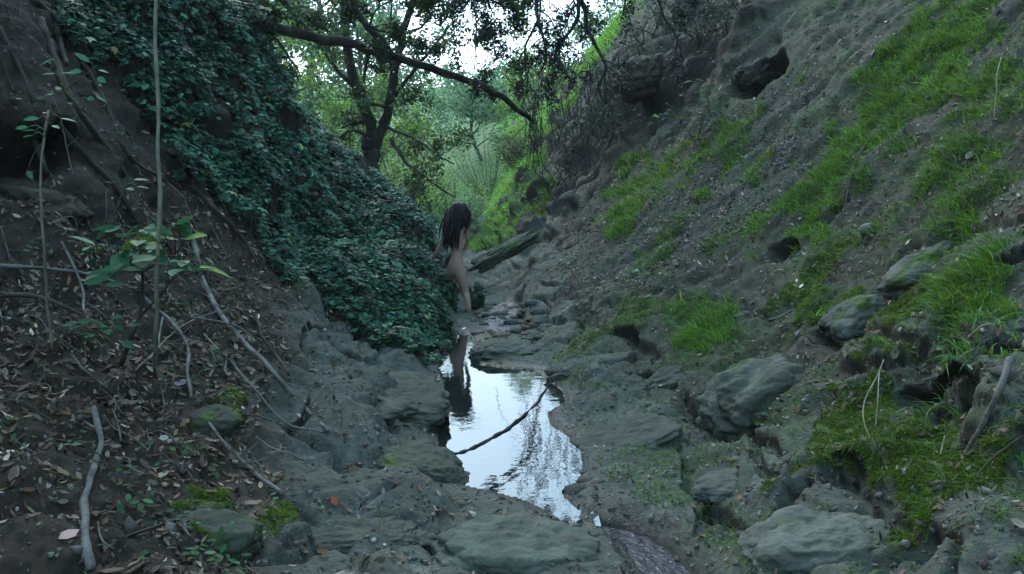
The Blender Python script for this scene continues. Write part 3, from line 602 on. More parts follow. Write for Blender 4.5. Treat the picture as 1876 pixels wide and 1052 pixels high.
rock('boulder', rp(380, 960, .08), (.24, .16, .12), (0, .1, .3), 76, 5, .3, (.11, .115, .09), .35, .3, 'moss-topped rock low on the left near the bottom edge')
rock('flat_rock', P(925, 460, 13.0), (.62, .24, .125), (.1, -.48, .12), 80, 6, .5, (.11, .115, .09), .45, .35, 'long grey slab of rock slanting up to the right behind the person')
rs = np.random.default_rng(77)
for k in range(84):                  # cobbles in the riffle above the pool
    u, v = rs.uniform(868, 990), rs.uniform(556, 622)
    s = rs.uniform(.02, .055) * (1.7 if rs.random() < .3 else 1)
    rock('cobble', hit(u, v) , (s * rs.uniform(1, 1.6), s, s * rs.uniform(.5, .8)), (0, 0, rs.uniform(0, 3)), 100 + k, 3, .35, [(.12, .118, .105), (.15, .11, .08), (.08, .085, .09)][k % 3], 0, .2,
         f"{'larger' if s > .055 else 'small'} {['grey-green', 'reddish brown', 'dark blue-grey'][k % 3]} wet cobble {'on the left side' if u < 905 else 'in the middle' if u < 950 else 'on the right side'} of the riffle, {'at its top' if v < 578 else 'halfway down' if v < 600 else 'at its foot'}", 'stone', 'wet cobbles in the riffle')
for k in range(22):
    u, v = rs.uniform(1000, 1500), rs.uniform(560, 1040)
    s = rs.uniform(.015, .04)
    rock('pebble', hit(u, v), (s * rs.uniform(1, 1.6), s, s * rs.uniform(.5, .8)), (0, 0, rs.uniform(0, 3)), 200 + k, 2, .35, [(.15, .148, .135), (.2, .16, .11), (.2, .2, .19)][k % 3], 0, .2,
         f"loose {['grey', 'tan', 'pale'][k % 3]} {'pebble' if s < .028 else 'stone'} on the right {'beside the water' if u < 1150 else 'left of the hollowed boulder' if u < 1320 else 'near the hollowed boulder'}, {'by the stepping rock' if v < 700 else 'across from the pool' if v < 880 else 'down by the lower channel'}", 'stone', 'loose stones on the sandstone')

# ------------------------------------------------------------------ sticks, roots, vines
def wob(p, a, seed):
    p = np.array(p); r = np.random.default_rng(seed); q = p * 5; return p + np.stack([gn(q, 1, seed), gn(q, 1, seed + 1), gn(q, 1, seed + 2)], 1) * a
def stick(name, pix, r0, r1, label, mat=None, lift=.02, forks=(), cat='stick', group=None, k=7, wobble=.012, n=26, deps=None):
    """pix: image points; each is dropped on the ground there (or at the given distance)"""
    pts = []
    for j, q in enumerate(pix):
        l = lift if np.isscalar(lift) else lift[j]
        pts.append(P(q[0], q[1], q[2]) if len(q) == 3 else hit(q[0], q[1], l))
    pts = np.array(pts); c = wob(spline(pts, n), wobble, hash(label) % 97 if False else len(label)); t = np.linspace(0, 1, n); rad = r0 * (1 - t) + r1 * t
    rad = rad * (1 + .10 * np.sin(t * 23 + r0 * 900) + .06 * np.sin(t * 61))
    tb = TB(); tb.tube(c, rad, k, .05, 3)
    for (a, du, l, rr_) in forks:    # short side twigs
        i0 = int(a * (n - 1)); d = np.array(du, float); d /= np.linalg.norm(d); m = 8; s = np.linspace(0, 1, m)[:, None]
        tb.tube(wob(c[i0] + d * l * s + np.array([0, 0, .15 * l]) * s * s, .02, 5), np.linspace(rr_, rr_ * .35, m), 5)
    o = tb.build(name, mat or M_PALEWOOD); 
    return tag(o, label, cat, group)
S = stick
S('dead_branch', [(172,758),(186,810),(180,850),(160,910),(155,960),(160,1010),(170,1050)], .014, .017, 'thick curved pale bare branch standing out at the lower left', forks=[(.12, (-.6, 0, .3), .07, .008), (.25, (.8, .1, .1), .06, .007)], lift=[.03,.03,.03,.03,.02,.02,.01])
S('dead_branch', [(355,450),(372,520),(400,580),(450,640),(500,690),(560,760),(600,800)], .022, .012, 'longest grey dead branch sloping down from below the ivy to the lower rocks', lift=.04)
S('dead_branch', [(350,350),(400,400),(450,455),(475,500)], .022, .012, 'grey branch along the lower edge of the ivy', M_DARKWOOD, lift=.05)
S('dead_branch', [(0,512),(80,516),(180,530),(260,556)], .013, .009, 'pale straight pole running in from the left edge above another', lift=.08)
S('dead_branch', [(0,562),(60,566),(110,580),(155,600)], .016, .010, 'darker pole running in from the left edge under the pale one', M_DARKWOOD, lift=.07)
S('dead_branch', [(115,480),(140,530),(153,570),(156,610)], .008, .007, 'short bowed stick crossing both poles at the left edge', lift=.12)
S('dead_branch', [(262,556),(310,600),(345,650),(345,700),(352,745)], .014, .009, 'bent grey stick running down from the foot of the broad-leaved sapling', lift=.05, forks=[(.4,(.4,.3,.6),.2,.006)])
S('dead_branch', [(380,780),(410,820),(440,850),(480,885),(520,915)], .008, .012, 'knotty pale stick lying towards the mossy foreground rock', lift=.025, forks=[(.45,(.5,.5,.2),.12,.005)])
S('dead_branch', [(250,700),(340,610),(420,580)], .007, .004, 'thin grey twig rising behind the bent stick', lift=.06)
S('dead_branch', [(350,600),(430,615),(470,640)], .008, .006, 'short stick lying against the longest dead branch', lift=.07)
S('dead_branch', [(375,620),(440,690),(520,780),(590,800)], .009, .006, 'thin stick lying nearly parallel to and below the longest dead branch', lift=.03)
S('dead_branch', [(470,590),(480,630),(510,670),(530,705)], .012, .010, 'dark stub of branch leaning at the end of the litter under the ivy', M_DARKWOOD, lift=.06)
S('dead_branch', [(300,600),(292,640),(296,660)], .006, .005, 'tiny upright pale stick below the sapling', lift=.06)
S('dead_branch', [(128,655),(160,690),(195,720)], .008, .005, 'short pale stick in the leaf litter left of the sapling foot', lift=.02)
S('dead_branch', [(450,765),(500,775),(545,800),(590,820)], .005, .003, 'fine forked twig on bare soil above the foreground rock', lift=.02, forks=[(.4,(.7,-.3,.1),.15,.003)])
S('dead_branch', [(200,1010),(240,985),(300,965),(340,955)], .007, .004, 'slim dark stick on the ground at the bottom left', M_DARKWOOD, lift=.015)
S('dead_branch', [(180,970),(190,1005),(210,1020)], .004, .003, 'forked white twig beside the thick curved branch', lift=.03, forks=[(.6,(-.6,-.3,0),.06,.003)])
S('dead_branch', [(30,720),(90,715),(92,760)], .005, .004, 'little angled pale twig near the left edge', lift=.03)
S('dead_branch', [(1410,590),(1430,585),(1450,575)], .012, .008, 'short pale broken stick on the right bank beside the grass clump', lift=.02)
S('dead_branch', [(1850,700),(1820,770),(1790,810),(1765,840)], .016, .008, 'pale mossy branch propped against the dark hollow at the right edge', lift=[.1,.10,.05,.02])
S('dead_branch', [(1876,820),(1840,845),(1800,880),(1790,900)], .005, .004, 'thin reddish twig by the right edge below the hollow', M_DARKWOOD, lift=.05)
S('pool_branch', [tuple(W(822,836,.02)), ], .0, .0, 'x') if False else None
pb = np.array([W(818,834,.004), W(850,826,.006), W(905,800,.006), (W(950,770,.006)), W(985,735,.006), W(1006,704,.01), W(1030,690,.08)])
tb = TB(); tb.tube(wob(spline(pb, 50), .012, 3), .0105 * (1 + .28 * np.sin(np.arange(50) * 1.9)) * np.linspace(1.15, .7, 50), 8, .12, 4)
tag(tb.build('pool_branch', M_BARK), 'dark knobbly branch bowed across the bright pool', 'stick')
S('dry_stalk', [(1620,660,4.2),(1580,750,3.95),(1600,820,3.8)], .003, .003, 'kinked dry stalk hanging over the moss on the right, the left one of two', M_REED)
S('dry_stalk', [(1612,672,4.3),(1608,725,4.1),(1604,782,4.0)], .0035, .003, 'straight dry stalk hanging over the moss on the right, the right one of two', M_REED)
S('dry_stalk', [(1730,800,3.5),(1715,880,3.35),(1706,945,3.25)], .003, .003, 'pale dry stalk hanging down over the lower moss', M_REED)
S('dry_stalk', [(1835,105,5.6),(1825,150,5.5),(1822,220,5.4)], .004, .003, 'pale dry stalk standing in the grass at the upper right', M_REED)
S('tall_reed', [(282,-40,3.9),(285,60,3.9),(289,200,3.9),(291,330,3.9),(290,425,3.9),(286,600,4.1),(283,690,4.45)], .0085, .011, 'tall pale straight stem rising out of the top of the picture on the left', M_REED, cat='stem')
S('tall_reed', [(90,200,3.7),(78,260,3.7),(76,360,3.7),(80,450,3.75),(86,540,3.9),(95,640,4.0)], .005, .007, 'thin straight green-grey stem near the left edge carrying a few small leaves', M_REED, cat='stem')
for k, (px, r, lab) in enumerate([
  ([(60,10),(100,45),(112,90),(122,130)], .03, 'grey root hanging down the earth wall in the top left corner'),
  ([(0,60),(30,120),(60,190),(90,240)], .014, 'thin pale root at the left edge of the earth wall'),
  ([(75,45),(90,90),(130,190),(180,260),(230,330)], .032, 'thick dark root slanting down across the earth wall'),
  ([(0,110),(10,140),(26,180)], .012, 'short root at the left edge above the hollows'),
  ([(20,190),(60,260),(90,330)], .025, 'dark root between the two hollows'),
  ([(100,230),(160,300),(220,360),(250,420)], .024, 'root running from the hollows down to the litter'),
  ([(150,120),(190,190),(235,290),(300,340)], .020, 'root bordering the top of the ivy'),
  ([(245,60),(262,140),(258,210)], .022, 'grey stem in the upper ivy left of the tall pale stem'),
  ([(560,180),(545,200),(530,215)], .012, 'short bare twig at the crest of the ivy'),
  ([(1590,260),(1560,330),(1540,430)], .012, 'root hanging on the right bank by the bright grass')]):
    S('hanging_root', px, r, r * .6, lab, M_BARK if k % 2 else M_DARKWOOD, lift=.04, cat='root')
r5 = np.random.default_rng(15); kk = 0; tries = 0
while kk < 110 and tries < 2000:      # short twigs lying about in the litter
    tries += 1
    u, v = r5.uniform(0, 640), r5.uniform(380, 900)
    if v < 300 + u * .25 or (u > 470 and v < 600): continue
    a = hit(u, v); ang = r5.normal(2.3, .7); l = r5.uniform(.08, .34); d = np.array([cos(ang), sin(ang)]) * l
    pts = [[a[0] + d[0] * t, a[1] + d[1] * t, 0] for t in (0, .35, .7, 1)]
    for q in pts: q[2] = gz(q[0], q[1]) + .018 + r5.uniform(0, .02)
    pts = np.array(pts); pts[1:3] += r5.normal(size=(2, 3)) * .012
    rd = r5.uniform(.0022, .006); tb = TB(); c = spline(pts, 10); tb.tube(c, np.linspace(rd, rd * .5, 10), 5)
    if r5.random() < .5:
        e = r5.normal(size=3); e[2] = abs(e[2]) * .4; e *= l * .35 / np.linalg.norm(e); tb.tube(spline([c[4], c[4] + e], 4), [rd * .6, rd * .5, rd * .4, rd * .3], 4)
    pale = r5.random() < .7
    hx = 'close to the left edge' if u < 110 else 'by the sapling foot' if u < 260 else 'just right of the sapling' if u < 380 else 'along the long grey branch' if u < 520 else 'by the rocks left of the pool'
    vy = 'high in the litter' if v < 520 else 'midway up the litter' if v < 640 else 'low in the litter' if v < 770 else 'on the dark bottom soil'
    tag(tb.build('twig', M_PALEWOOD if pale else M_DARKWOOD), f"{'tiny' if l < .15 else 'short' if l < .25 else 'longish'} {'pale grey' if pale else 'dark brown'} twig {hx}, {vy}", 'twig', 'dead twigs in the litter'); kk += 1

# ------------------------------------------------------------------ leafy plants
BROAD = [(0, 0, 0), (.22, .20, .03), (.5, .27, .02), (.8, .17, -.03), (1.05, 0, -.12), (.8, -.17, -.03), (.5, -.27, .02), (.22, -.20, .03), (.5, 0, -.04)]
BROADF = [(0, 8, 2, 1), (8, 4, 3, 2), (0, 7, 6, 8), (8, 6, 5, 4)]
def leaf_frame(d, rng, tilt=.35):
    X = d / np.linalg.norm(d); Z = np.array([0, 0, 1.0]) + rng.normal(size=3) * tilt + np.array([0, -.35, 0]); Z -= X * (Z @ X); Z /= np.linalg.norm(Z); return np.stack([X, np.cross(Z, X), Z], 1)
def plant(name, stems, leaves, label, cat, seed, lcol=(.055, .17, .085), size=.09, smat=None):
    """stems: [(points with distance), r0, r1]; leaves: [(u, v, Y, size factor)] each is tied to the nearest stem"""
    rg = np.random.default_rng(seed); root = empty(name, P(*stems[0][0][0])); tag(root, label, cat); tb = TB(); pts = []
    for st, a, b in stems:
        c = spline([P(*q) for q in st], 18); tb.tube(c, np.linspace(a, b, 18), 6); pts.append(c)
    pts = np.vstack(pts)
    for (u, v, Y, s) in leaves:
        q = P(u, v, Y); k = np.argmin(np.linalg.norm(pts - q, axis=1) + (q[2] < pts[:, 2]) * .05); d = q - pts[k]; l = np.linalg.norm(d)
        tb.tube(spline([pts[k], pts[k] + d * .5 + np.array([0, 0, .02]), q], 5), [.003, .0025, .002, .002, .0015], 4)
        dd_ = d / l * 1.0 + rg.normal(size=3) * .35; dd_[2] = dd_[2] * .3 - .1; fr = leaf_frame(dd_, rg); sc = size * s * rg.uniform(.85, 1.15)
        lo = instances('leaf', BROAD, BROADF, q[None], fr[None], np.array([sc]), M_IVY2, jcol(lcol if rg.random() > .07 else (.15, .25, .05), 1, rg, .15, .06)); adopt(root, lo)
    adopt(root, tb.build('stem', smat or M_STEM)); return root
M_IVY2 = attr_mat('broad_leaf', .6, .25, .12, 20, .12)
rl = np.random.default_rng(31)
L1 = []
for (cu, cv, n, sp) in [(200,450,9,34),(255,435,8,30),(300,440,6,26),(270,480,10,36),(330,490,6,26),(350,488,3,14),(220,490,5,30),(262,525,3,12),(300,420,4,20),(165,470,4,20)]:
    for k in range(int(n * 1.7)): L1.append((cu + rl.normal() * sp, cv + rl.normal() * sp * .38, 4.15 + rl.normal() * .12, rl.uniform(.7, 1.15)))
plant('sapling', [([(222,668,4.25),(240,620,4.2),(256,580,4.18),(262,530,4.16),(258,470,4.15),(250,425,4.15)], .014, .004), ([(256,580,4.18),(290,545,4.1),(325,505,4.05),(362,505,4.0)], .008, .003), ([(258,500,4.15),(220,470,4.1),(165,455,4.1)], .004, .002), ([(260,500,4.15),(310,470,4.2),(345,480,4.2)], .004, .002)],
      L1, 'broad-leaved green sapling on a dark stem among the dead sticks on the left', 'plant', 5, size=.128, smat=M_DARKWOOD)
plant('sapling', [([(215,650,4.1),(205,620,4.05),(190,600,4.0)], .006, .003)], [(180+rl.normal()*26, 600+rl.normal()*12, 4.0+rl.normal()*.08, rl.uniform(.7,1.1)) for k in range(13)] + [(225,625,4.05,1),(235,600,4.05,1)],
      'low cluster of broad green leaves at the foot of the sapling', 'plant', 6, size=.08)
plant('seedling', [([(150,200,5.0),(120,165,4.95),(105,130,4.9)], .006, .003), ([(120,165,4.95),(150,140,4.9),(175,125,4.9)], .004, .002), ([(110,140,4.9),(70,120,4.9)], .003, .002)],
      [(u, v, 4.9, s) for u, v, s in [(75,120,1),(95,125,.9),(70,138,.8),(100,136,.8),(165,115,1),(150,132,1.1),(135,135,.8),(180,128,.7),(178,142,.8),(175,175,.9),(160,180,.7),(110,160,.7),(100,172,.6)]],
      'small plant with spread pale green leaves on the earth wall at the upper left', 'plant', 7, size=.10)
plant('seedling', [([(80,260,3.7),(88,225,3.68),(95,205,3.66)], .004, .002)], [(u, v, 3.66, s) for u, v, s in [(72,217,1),(110,217,1),(92,208,.7),(96,230,.7),(52,233,.9),(65,240,.9),(60,248,.7),(50,312,.7)]], 'few narrow leaves at the tip of the thin stem near the left edge', 'plant', 8, size=.062)
plant('seedling', [([(215,380,4.4),(225,350,4.4),(235,335,4.4)], .004, .002)], [(u, v, 4.4, s) for u, v, s in [(225,332,1),(245,330,1.2),(205,335,.7),(250,342,.8),(232,345,.8)]], 'tiny plant of rounded leaves on bare soil above the sapling', 'plant', 9, size=.07)
plant('seedling', [([(470,620,5.6),(500,560,5.5),(545,520,5.5)], .003, .002), ([(350,620,5.2),(400,580,5.2),(440,550,5.2)], .003, .002)], [(540+rl.normal()*14, 520+rl.normal()*7, 5.5, rl.uniform(.4,.8)) for k in range(12)] + [(440+rl.normal()*10, 550+rl.normal()*6, 5.2, .5) for k in range(7)],
      'wispy small-leaved sprig arching over the litter below the ivy', 'plant', 10, size=.05)
SY = float(hit(1275, 255)[1])
plant('shrub', [([(1275,262,SY),(1290,215,SY-.15),(1300,190,SY-.15)], .012, .004), ([(1275,262,SY),(1250,225,SY-.15)], .01, .004), ([(1275,262,SY),(1320,210,SY-.15)], .01, .004)],
      [(1285+rl.normal()*30, 215+rl.normal()*26, SY-.15+rl.normal()*.12, rl.uniform(.5,1.1)) for k in range(110)], 'dark rounded shrub below the hole high on the right bank', 'shrub', 11, lcol=(.035,.09,.035), size=.11)
# fleshy bright blades of the big tufts
def tuft(c, r, n, L0, wdt, label, seed, col=(.09, .20, .03)):
    rg = np.random.default_rng(seed); a = rg.uniform(0, 2 * pi, n); q = np.sqrt(rg.random(n)) * r; xx = c[0] + np.cos(a) * q; yy = c[1] + np.sin(a) * q
    pos = np.array([[xx[k], yy[k], gz(xx[k], yy[k]) - .005] for k in range(n)]); N = np.stack([np.cos(a) * .5 - .35, np.sin(a) * .5 - .3, np.ones(n)], 1)
    o = blades('grass_tuft', pos, N, rg.uniform(.5, 1.2, n) * L0, np.full(n, wdt) * rg.uniform(.6, 1.3, n), rg, M_GRASS, jcol(col, n, rg, .25, .08), .8, .4, 5, .75); tag(o, label, 'grass tuft'); return o
tuft(hit(1800, 640), .28, 190, .21, .011, 'largest lush tuft of broad bright blades at the right edge above the dark hollow', 1, (.10, .21, .035))
tuft(hit(1290, 640), .26, 240, .13, .007, 'tall thick grass clump at the foot of the bare slab on the right', 2)
tuft(hit(1720, 345), .16, 60, .18, .008, 'arching long-bladed tuft below the bright slope grass', 3)
tuft(hit(1490, 480), .10, 90, .10, .006, 'small upright tuft on the ledge above the red hollow', 4)
tuft(hit(1700, 470), .14, 70, .13, .007, 'loose tuft growing beside the smooth pale stone on the right', 5, (.06, .14, .04))
tuft(hit(1750, 720), .14, 60, .15, .012, 'drooping wide-bladed tuft directly over the dark hollow', 6, (.09, .20, .06))
# distinct fallen leaves
def bigleaf(u, v, s, col, label, seed):
    rg = np.random.default_rng(seed); p = hit(u, v, .02); N = gnrm(p); M = frames(N[None], rg, .25, 0)
    o = instances('fallen_leaf', [(-.5,0,.05),(-.25,.26,.1),(.15,.3,.06),(.5,0,.1),(.15,-.3,.1),(-.25,-.26,.1),(0,0,0)], [(0,6,2,1),(6,4,3,2),(0,5,4,6)], p[None], M, np.array([s]), M_DRY, np.array([col])); return tag(o, label, 'leaf')
bigleaf(127, 990, .075, (.55, .33, .30), 'single large pink leaf lying at the bottom left', 1)
bigleaf(590, 1020, .07, (.10, .05, .02), 'curled brown leaf on the foreground rock near the bottom edge', 2)
bigleaf(612, 925, .06, (.35, .10, .05), 'red-orange leaf at the edge of the foreground rock', 3)
bigleaf(1776, 290, .085, (.36, .33, .27), 'pale leaf caught on the upper right slope', 4)
bigleaf(1640, 652, .085, (.30, .27, .21), 'large buff leaf lying over the moss ledge', 5)
bigleaf(1348, 868, .05, (.42, .36, .26), 'cream leaf on bare sandstone right of the pool', 6)
bigleaf(1355, 918, .045, (.35, .15, .06), 'small rusty leaf beside the lower channel', 7)
bigleaf(1490, 957, .04, (.5, .46, .36), 'tiny cream leaf on the flat-topped rock at the bottom right', 8)
bigleaf(1865, 970, .055, (.32, .25, .18), 'curled tan leaf at the right edge near the bottom', 9)
bigleaf(300, 810, .05, (.42, .44, .36), 'pale round leaf on dark soil left of centre', 10)
# ------------------------------------------------------------------ trees
def sprout(pts, rads, rg, lvl, out, leafpts, density=5, ln=.5, droop=0.0, spread=.9, kmin=5, maxlvl=2, start=.2):
    """side branches along a limb; leafpts collects (point, weight) along the thin ones"""
    pts = np.asarray(pts); L = np.linalg.norm(np.diff(pts, axis=0), axis=1).sum(); nb = max(2, int(density * L / (1 + lvl * .0)))
    for b in range(nb):
        t = start + (1 - start) * (b + rg.random()) / nb; i = min(int(t * (len(pts) - 1)), len(pts) - 2)
        d = pts[i + 1] - pts[i]; d /= np.linalg.norm(d) + 1e-9; s = rg.normal(size=3); s -= d * (s @ d); s /= np.linalg.norm(s)
        dirn = d * .5 + s * spread; dirn /= np.linalg.norm(dirn); l = ln * rg.uniform(.5, 1.3) * (1 - .35 * t); m = 7
        q = [pts[i]]; v = dirn.copy()
        for k in range(m - 1):
            v = v + rg.normal(size=3) * .22; v[2] -= droop * .25; v /= np.linalg.norm(v); q.append(q[-1] + v * l / (m - 1))
        q = np.array(q); r0 = max(rads[i] * .5, .003); r = np.linspace(r0, max(r0 * .3, .002), m); out.tube(q, r, 4 if lvl else kmin)
        if lvl + 1 < maxlvl: sprout(q, r, rg, lvl + 1, out, leafpts, density * 1.3, ln * .5, droop, spread, kmin, maxlvl, .15)
        else: leafpts.append(q)
def crown(name, leafpts, rg, n, size, jitter, col, mat, parent, alt=None, pa=0, flat=.6, droopy=0.0):
    A = np.array(leafpts)                                     # (m, 7, 3)
    k = rg.integers(0, len(A), n); t = rg.uniform(1, 5.999, n); i = t.astype(int); f = (t - i)[:, None]
    p = A[k, i] * (1 - f) + A[k, np.minimum(i + 1, 6)] * f + rg.normal(size=(n, 3)) * jitter
    M = frames(np.tile([0, 0, flat], (n, 1)), rg, .6); s = rg.uniform(.6, 1.4, n) * size
    hue = gn(p, .8 / max(size * 6, .5), 7); c = jcol(col, n, rg, .25, .08, alt, pa) * (1 + .45 * hue)[:, None]
    o = instances(name, OVAL, OVALF, p, M, np.stack([s, s * .85, s], 1), mat, np.clip(c, .004, 1)); o.parent = None; adopt(parent, o); return o
def tree(name, limbs, label, seed, nleaf, lsize, lcol, dens=4, ln=.8, droop=0, jitter=.06, group=None, cat='tree', maxlvl=2, alt=None, pa=0, bare=False, mat=None, extra_leaf=0, crn='crown'):
    """limbs: [(points (space), r0, r1, sprouts?)]; first limb is the trunk"""
    rg = np.random.default_rng(seed); root = empty(name, limbs[0][0][0]); tag(root, label, cat, group)
    tb = TB(); br = tb; lp = []
    for j, (pts, a, b, s) in enumerate(limbs):
        n = 30; c = spline(pts, n); c = wob(c, .02 + a * .25, seed + j); rad = np.linspace(a, b, n) * (1 + .05 * np.sin(np.arange(n) * 1.7 + seed))
        if j == 0: rad[:4] *= np.array([1.5, 1.3, 1.12, 1.03])
        tb.tube(c, rad, 10 if a > .05 else 7, .05, seed + j)
        if s: sprout(c, rad, rg, 0, br, lp, dens * s, ln, droop, maxlvl=maxlvl)
    adopt(root, tb.build('trunk', mat or M_BARK))
    if not bare: crown(crn, lp, rg, nleaf, lsize, jitter, lcol, M_LEAF, root, alt, pa)
    return root
YG = [(.13, .17, .03), (.03, .07, .02)]
# the forked tree beyond the spur
def PP(*a): return [P(*q) for q in a]
tree('forked_tree', [
  (PP((668,350,16.5),(672,310,16.5),(680,275,16.5),(683,255,16.5)), .23, .16, 0),
  (PP((682,275,16.5),(678,225,16.4),(655,165,16.3),(638,100,16.2),(633,40,16),(630,-60,16)), .125, .075, .5),
  (PP((680,285,16.5),(700,235,16.4),(713,190,16.2),(722,140,16),(732,90,15.8),(745,40,15.6),(765,-30,15.4)), .115, .055, .8),
  (PP((716,255,16.3),(735,285,16.2),(760,310,16.1),(800,340,16),(835,362,15.9)), .045, .015, .5),
  (PP((712,235,16.3),(750,250,16.1),(780,268,15.9),(810,290,15.7),(832,300,15.6)), .035, .012, .8),
  (PP((672,250,16.3),(655,240,16.2),(635,243,16.1),(612,262,16),(590,275,15.9)), .04, .012, .7),
  (PP((715,185,16.2),(750,140,16),(790,90,15.9),(830,40,15.8)), .05, .015, .8),
  (PP((658,170,16.3),(620,130,16.1),(590,90,16),(560,40,16)), .05, .015, 1),
  (PP((722,150,16),(712,100,15.9),(716,40,15.8),(720,-40,15.7)), .035, .015, .7)],
  'slim grey tree forking into a V just beyond the ivy-covered spur', 3, 5600, .085, (.045, .085, .028), 1.5, 1.3, .35, .10, alt=YG, pa=[.2, .25])
# long limb arching from the left bank over the ravine
tree('arching_tree', [
  (PP((330,20,11.6),(380,22,11.6),(470,45,11.6),(560,65,11.7),(640,82,11.8),(710,100,12),(800,128,12.2),(870,152,12.5),(920,180,12.9),(960,208,13.3),(978,222,13.6)), .085, .04, .35),
  (PP((720,103,12),(690,65,11.9),(660,30,11.8),(635,-20,11.7)), .055, .035, .6),
  (PP((470,45,11.6),(440,95,11.4),(455,130,11.3)), .06, .02, .9),
  (PP((455,75,11.6),(462,20,11.5),(475,-40,11.4)), .10, .08, .8),
  (PP((480,45,11.6),(520,90,11.4),(548,135,11.3)), .03, .012, .8),
  (PP((640,20,11.8),(680,50,11.8),(720,62,11.8),(770,90,11.8)), .025, .012, .8)],
  'old dark limb arching from the ivy bank across the ravine to the right bank', 9, 5200, .055, (.022, .050, .022), 1.6, .75, .6, .05, alt=YG, pa=[.1, .2])
# oak on the right bank, its limbs and bare twigs hanging into the top of the picture
dl = []
top = P(1300, -260, 12.5)
oak = [([P(1480,-120,12.6) + [0,0,-.6], P(1470,-200,12.6), P(1420,-360,12.4), P(1330,-460,12)], .26, .16, 0),
 ([P(1330,-460,12), P(1230,-640,11.5), P(1100,-760,11.2), P(960,-820,11), P(860,-840,10.8), P(700,-860,10.6)], .13, .04, .5),
 ([P(1230,-640,11.5), P(1160,-400,11.5), P(1120,-120,11.4), P(1060,-30,11.3), P(1058,0,11.3), P(1055,40,11.3), P(1020,90,11.3), P(1045,150,11.2)], .06, .012, .9),
 ([P(1060,-30,11.3), P(1080,60,11.3), P(1108,120,11.3), P(1095,160,11.3), P(1110,190,11.3)], .032, .012, .9),
 ([P(1160,-400,11.5), P(1080,-200,11.4), P(1010,-80,11.4), P(985,0,11.4), P(990,50,11.3), P(1000,100,11.3), P(985,140,11.3)], .05, .010, 1),
 ([P(985,40,11.4), P(965,80,11.3), P(960,120,11.3), P(975,170,11.3)], .02, .008, .9),
 ([P(960,-820,11), P(900,-500,11), P(875,-200,10.9), P(868,-20,10.9), P(872,40,10.9), P(870,90,10.8), P(868,130,10.8)], .02, .006, .5),
 ([P(1330,-460,12), P(1230,-260,11.8), P(1200,-60,11.6), P(1212,20,11.6), P(1240,70,11.6), P(1235,100,11.6)], .04, .01, .8),
 ([P(1160,-400,11.6), P(1150,-200,11.6), P(1130,-100,11.5), P(1145,-20,11.5), P(1140,30,11.5)], .04, .01, .8)]
tree('overhanging_oak', oak, 'dark oak above the right bank with crooked twigs hanging into the top middle', 17, 9500, .047, (.018, .030, .020), 2.3, .75, .75, .045, alt=[(.03, .03, .035)], pa=[.3])
# left oak over the ivy bank
tree('leaning_oak', [([P(330,-60,11) + [0,0,-.3], P(370,-140,11), P(450,-230,11), P(560,-300,11)], .22, .12, 0),
 ([P(450,-230,11), P(560,-120,11.2), P(640,-40,11.4), P(720,-20,11.6), P(800,-10,11.8)], .08, .02, 1),
 ([P(370,-140,11), P(420,-60,11.5), P(500,-10,12), P(560,30,12.2), P(600,60,12.4)], .07, .02, 1),
 ([P(560,-300,11), P(620,-220,11), P(700,-120,11), P(760,-50,11)], .09, .02, .9),
 ([P(560,-300,11), P(700,-330,11), P(860,-290,11.2), P(1000,-230,11.4), P(1060,-150,11.5)], .06, .012, .8),
 ([P(860,-290,11.2), P(900,-180,11.3), P(880,-60,11.4), P(900,20,11.5), P(890,60,11.5)], .02, .006, 1.2),
 ([P(620,-220,11), P(740,-130,11.3), P(830,-50,11.6), P(900,0,11.9), P(960,20,12)], .05, .010, 2.2)],
 'leafy oak rooted on the ivy bank, filling the upper left of the sky', 23, 18500, .052, (.032, .062, .022), 2.0, .85, .5, .07, alt=YG, pa=[.15, .25])
# thicket of thin drooping stems on the spur of the right bank below the arching limb's end
rt = np.random.default_rng(41); tb = TB(); rootp = hit(1000, 300); lp = []
thk = empty('bush', rootp); tag(thk, 'tangle of thin drooping dead stems where the arching limb meets the right bank', 'bush')
for k in range(90):
    a = P(rt.uniform(950, 1120), rt.uniform(90, 250), rt.uniform(13.2, 15)); h = rt.uniform(.4, 1.3); b = a + np.array([rt.normal() * .25, rt.normal() * .2, -h])
    q = spline([a, a * .5 + b * .5 + rt.normal(size=3) * .12, b], 7); tb.tube(q, np.linspace(.010, .004, 7), 4)
    lp.append(q)
adopt(thk, tb.build('stem', M_BARK)); crown('foliage', lp, rt, 800, .045, .05, (.03, .05, .028), M_LEAF, thk)
# trees that close the valley
def bgtree(x, y, h, w_, label, seed, nleaf, lsize, col, name='tree', alt=None, pa=0, low=.25, trunk=None, lean=0, group='trees beyond the ravine'):
    rg = np.random.default_rng(seed); z0 = gz(x, y) - .1; tr = trunk or h * .022
    spine = [(x, y, z0), (x + lean * .3 + rg.normal() * .1 * w_, y, z0 + h * .35), (x + lean * .7 + rg.normal() * .15 * w_, y, z0 + h * .65), (x + lean + rg.normal() * .1 * w_, y, z0 + h * .95)]
    sp = spline(spine, 12); limbs = [(spine, tr, tr * .3, .35)]
    nb = 9
    for b in range(nb):
        t = low + (1 - low) * b / nb; s = sp[int(t * 11)]; a = b * 2.4 + rg.uniform(-.5, .5); l = w_ * .5 * (1 - .55 * abs(t - .5)) * rg.uniform(.7, 1.15)
        d = np.array([cos(a), sin(a), rg.uniform(.1, .6)]) * l; limbs.append(([s, s + d * .5 + np.array([0, 0, .08 * l]), s + d], tr * .35, tr * .08, .9))
    return tree(name, limbs, label, seed, nleaf, lsize, col, 1.3 / max(h / 8, .6), w_ * .22, .3, lsize * 1.5, group, alt=alt, pa=pa)
G1, G2, G3, G4 = (.12, .22, .065), (.21, .33, .055), (.14, .26, .11), (.035, .06, .03)
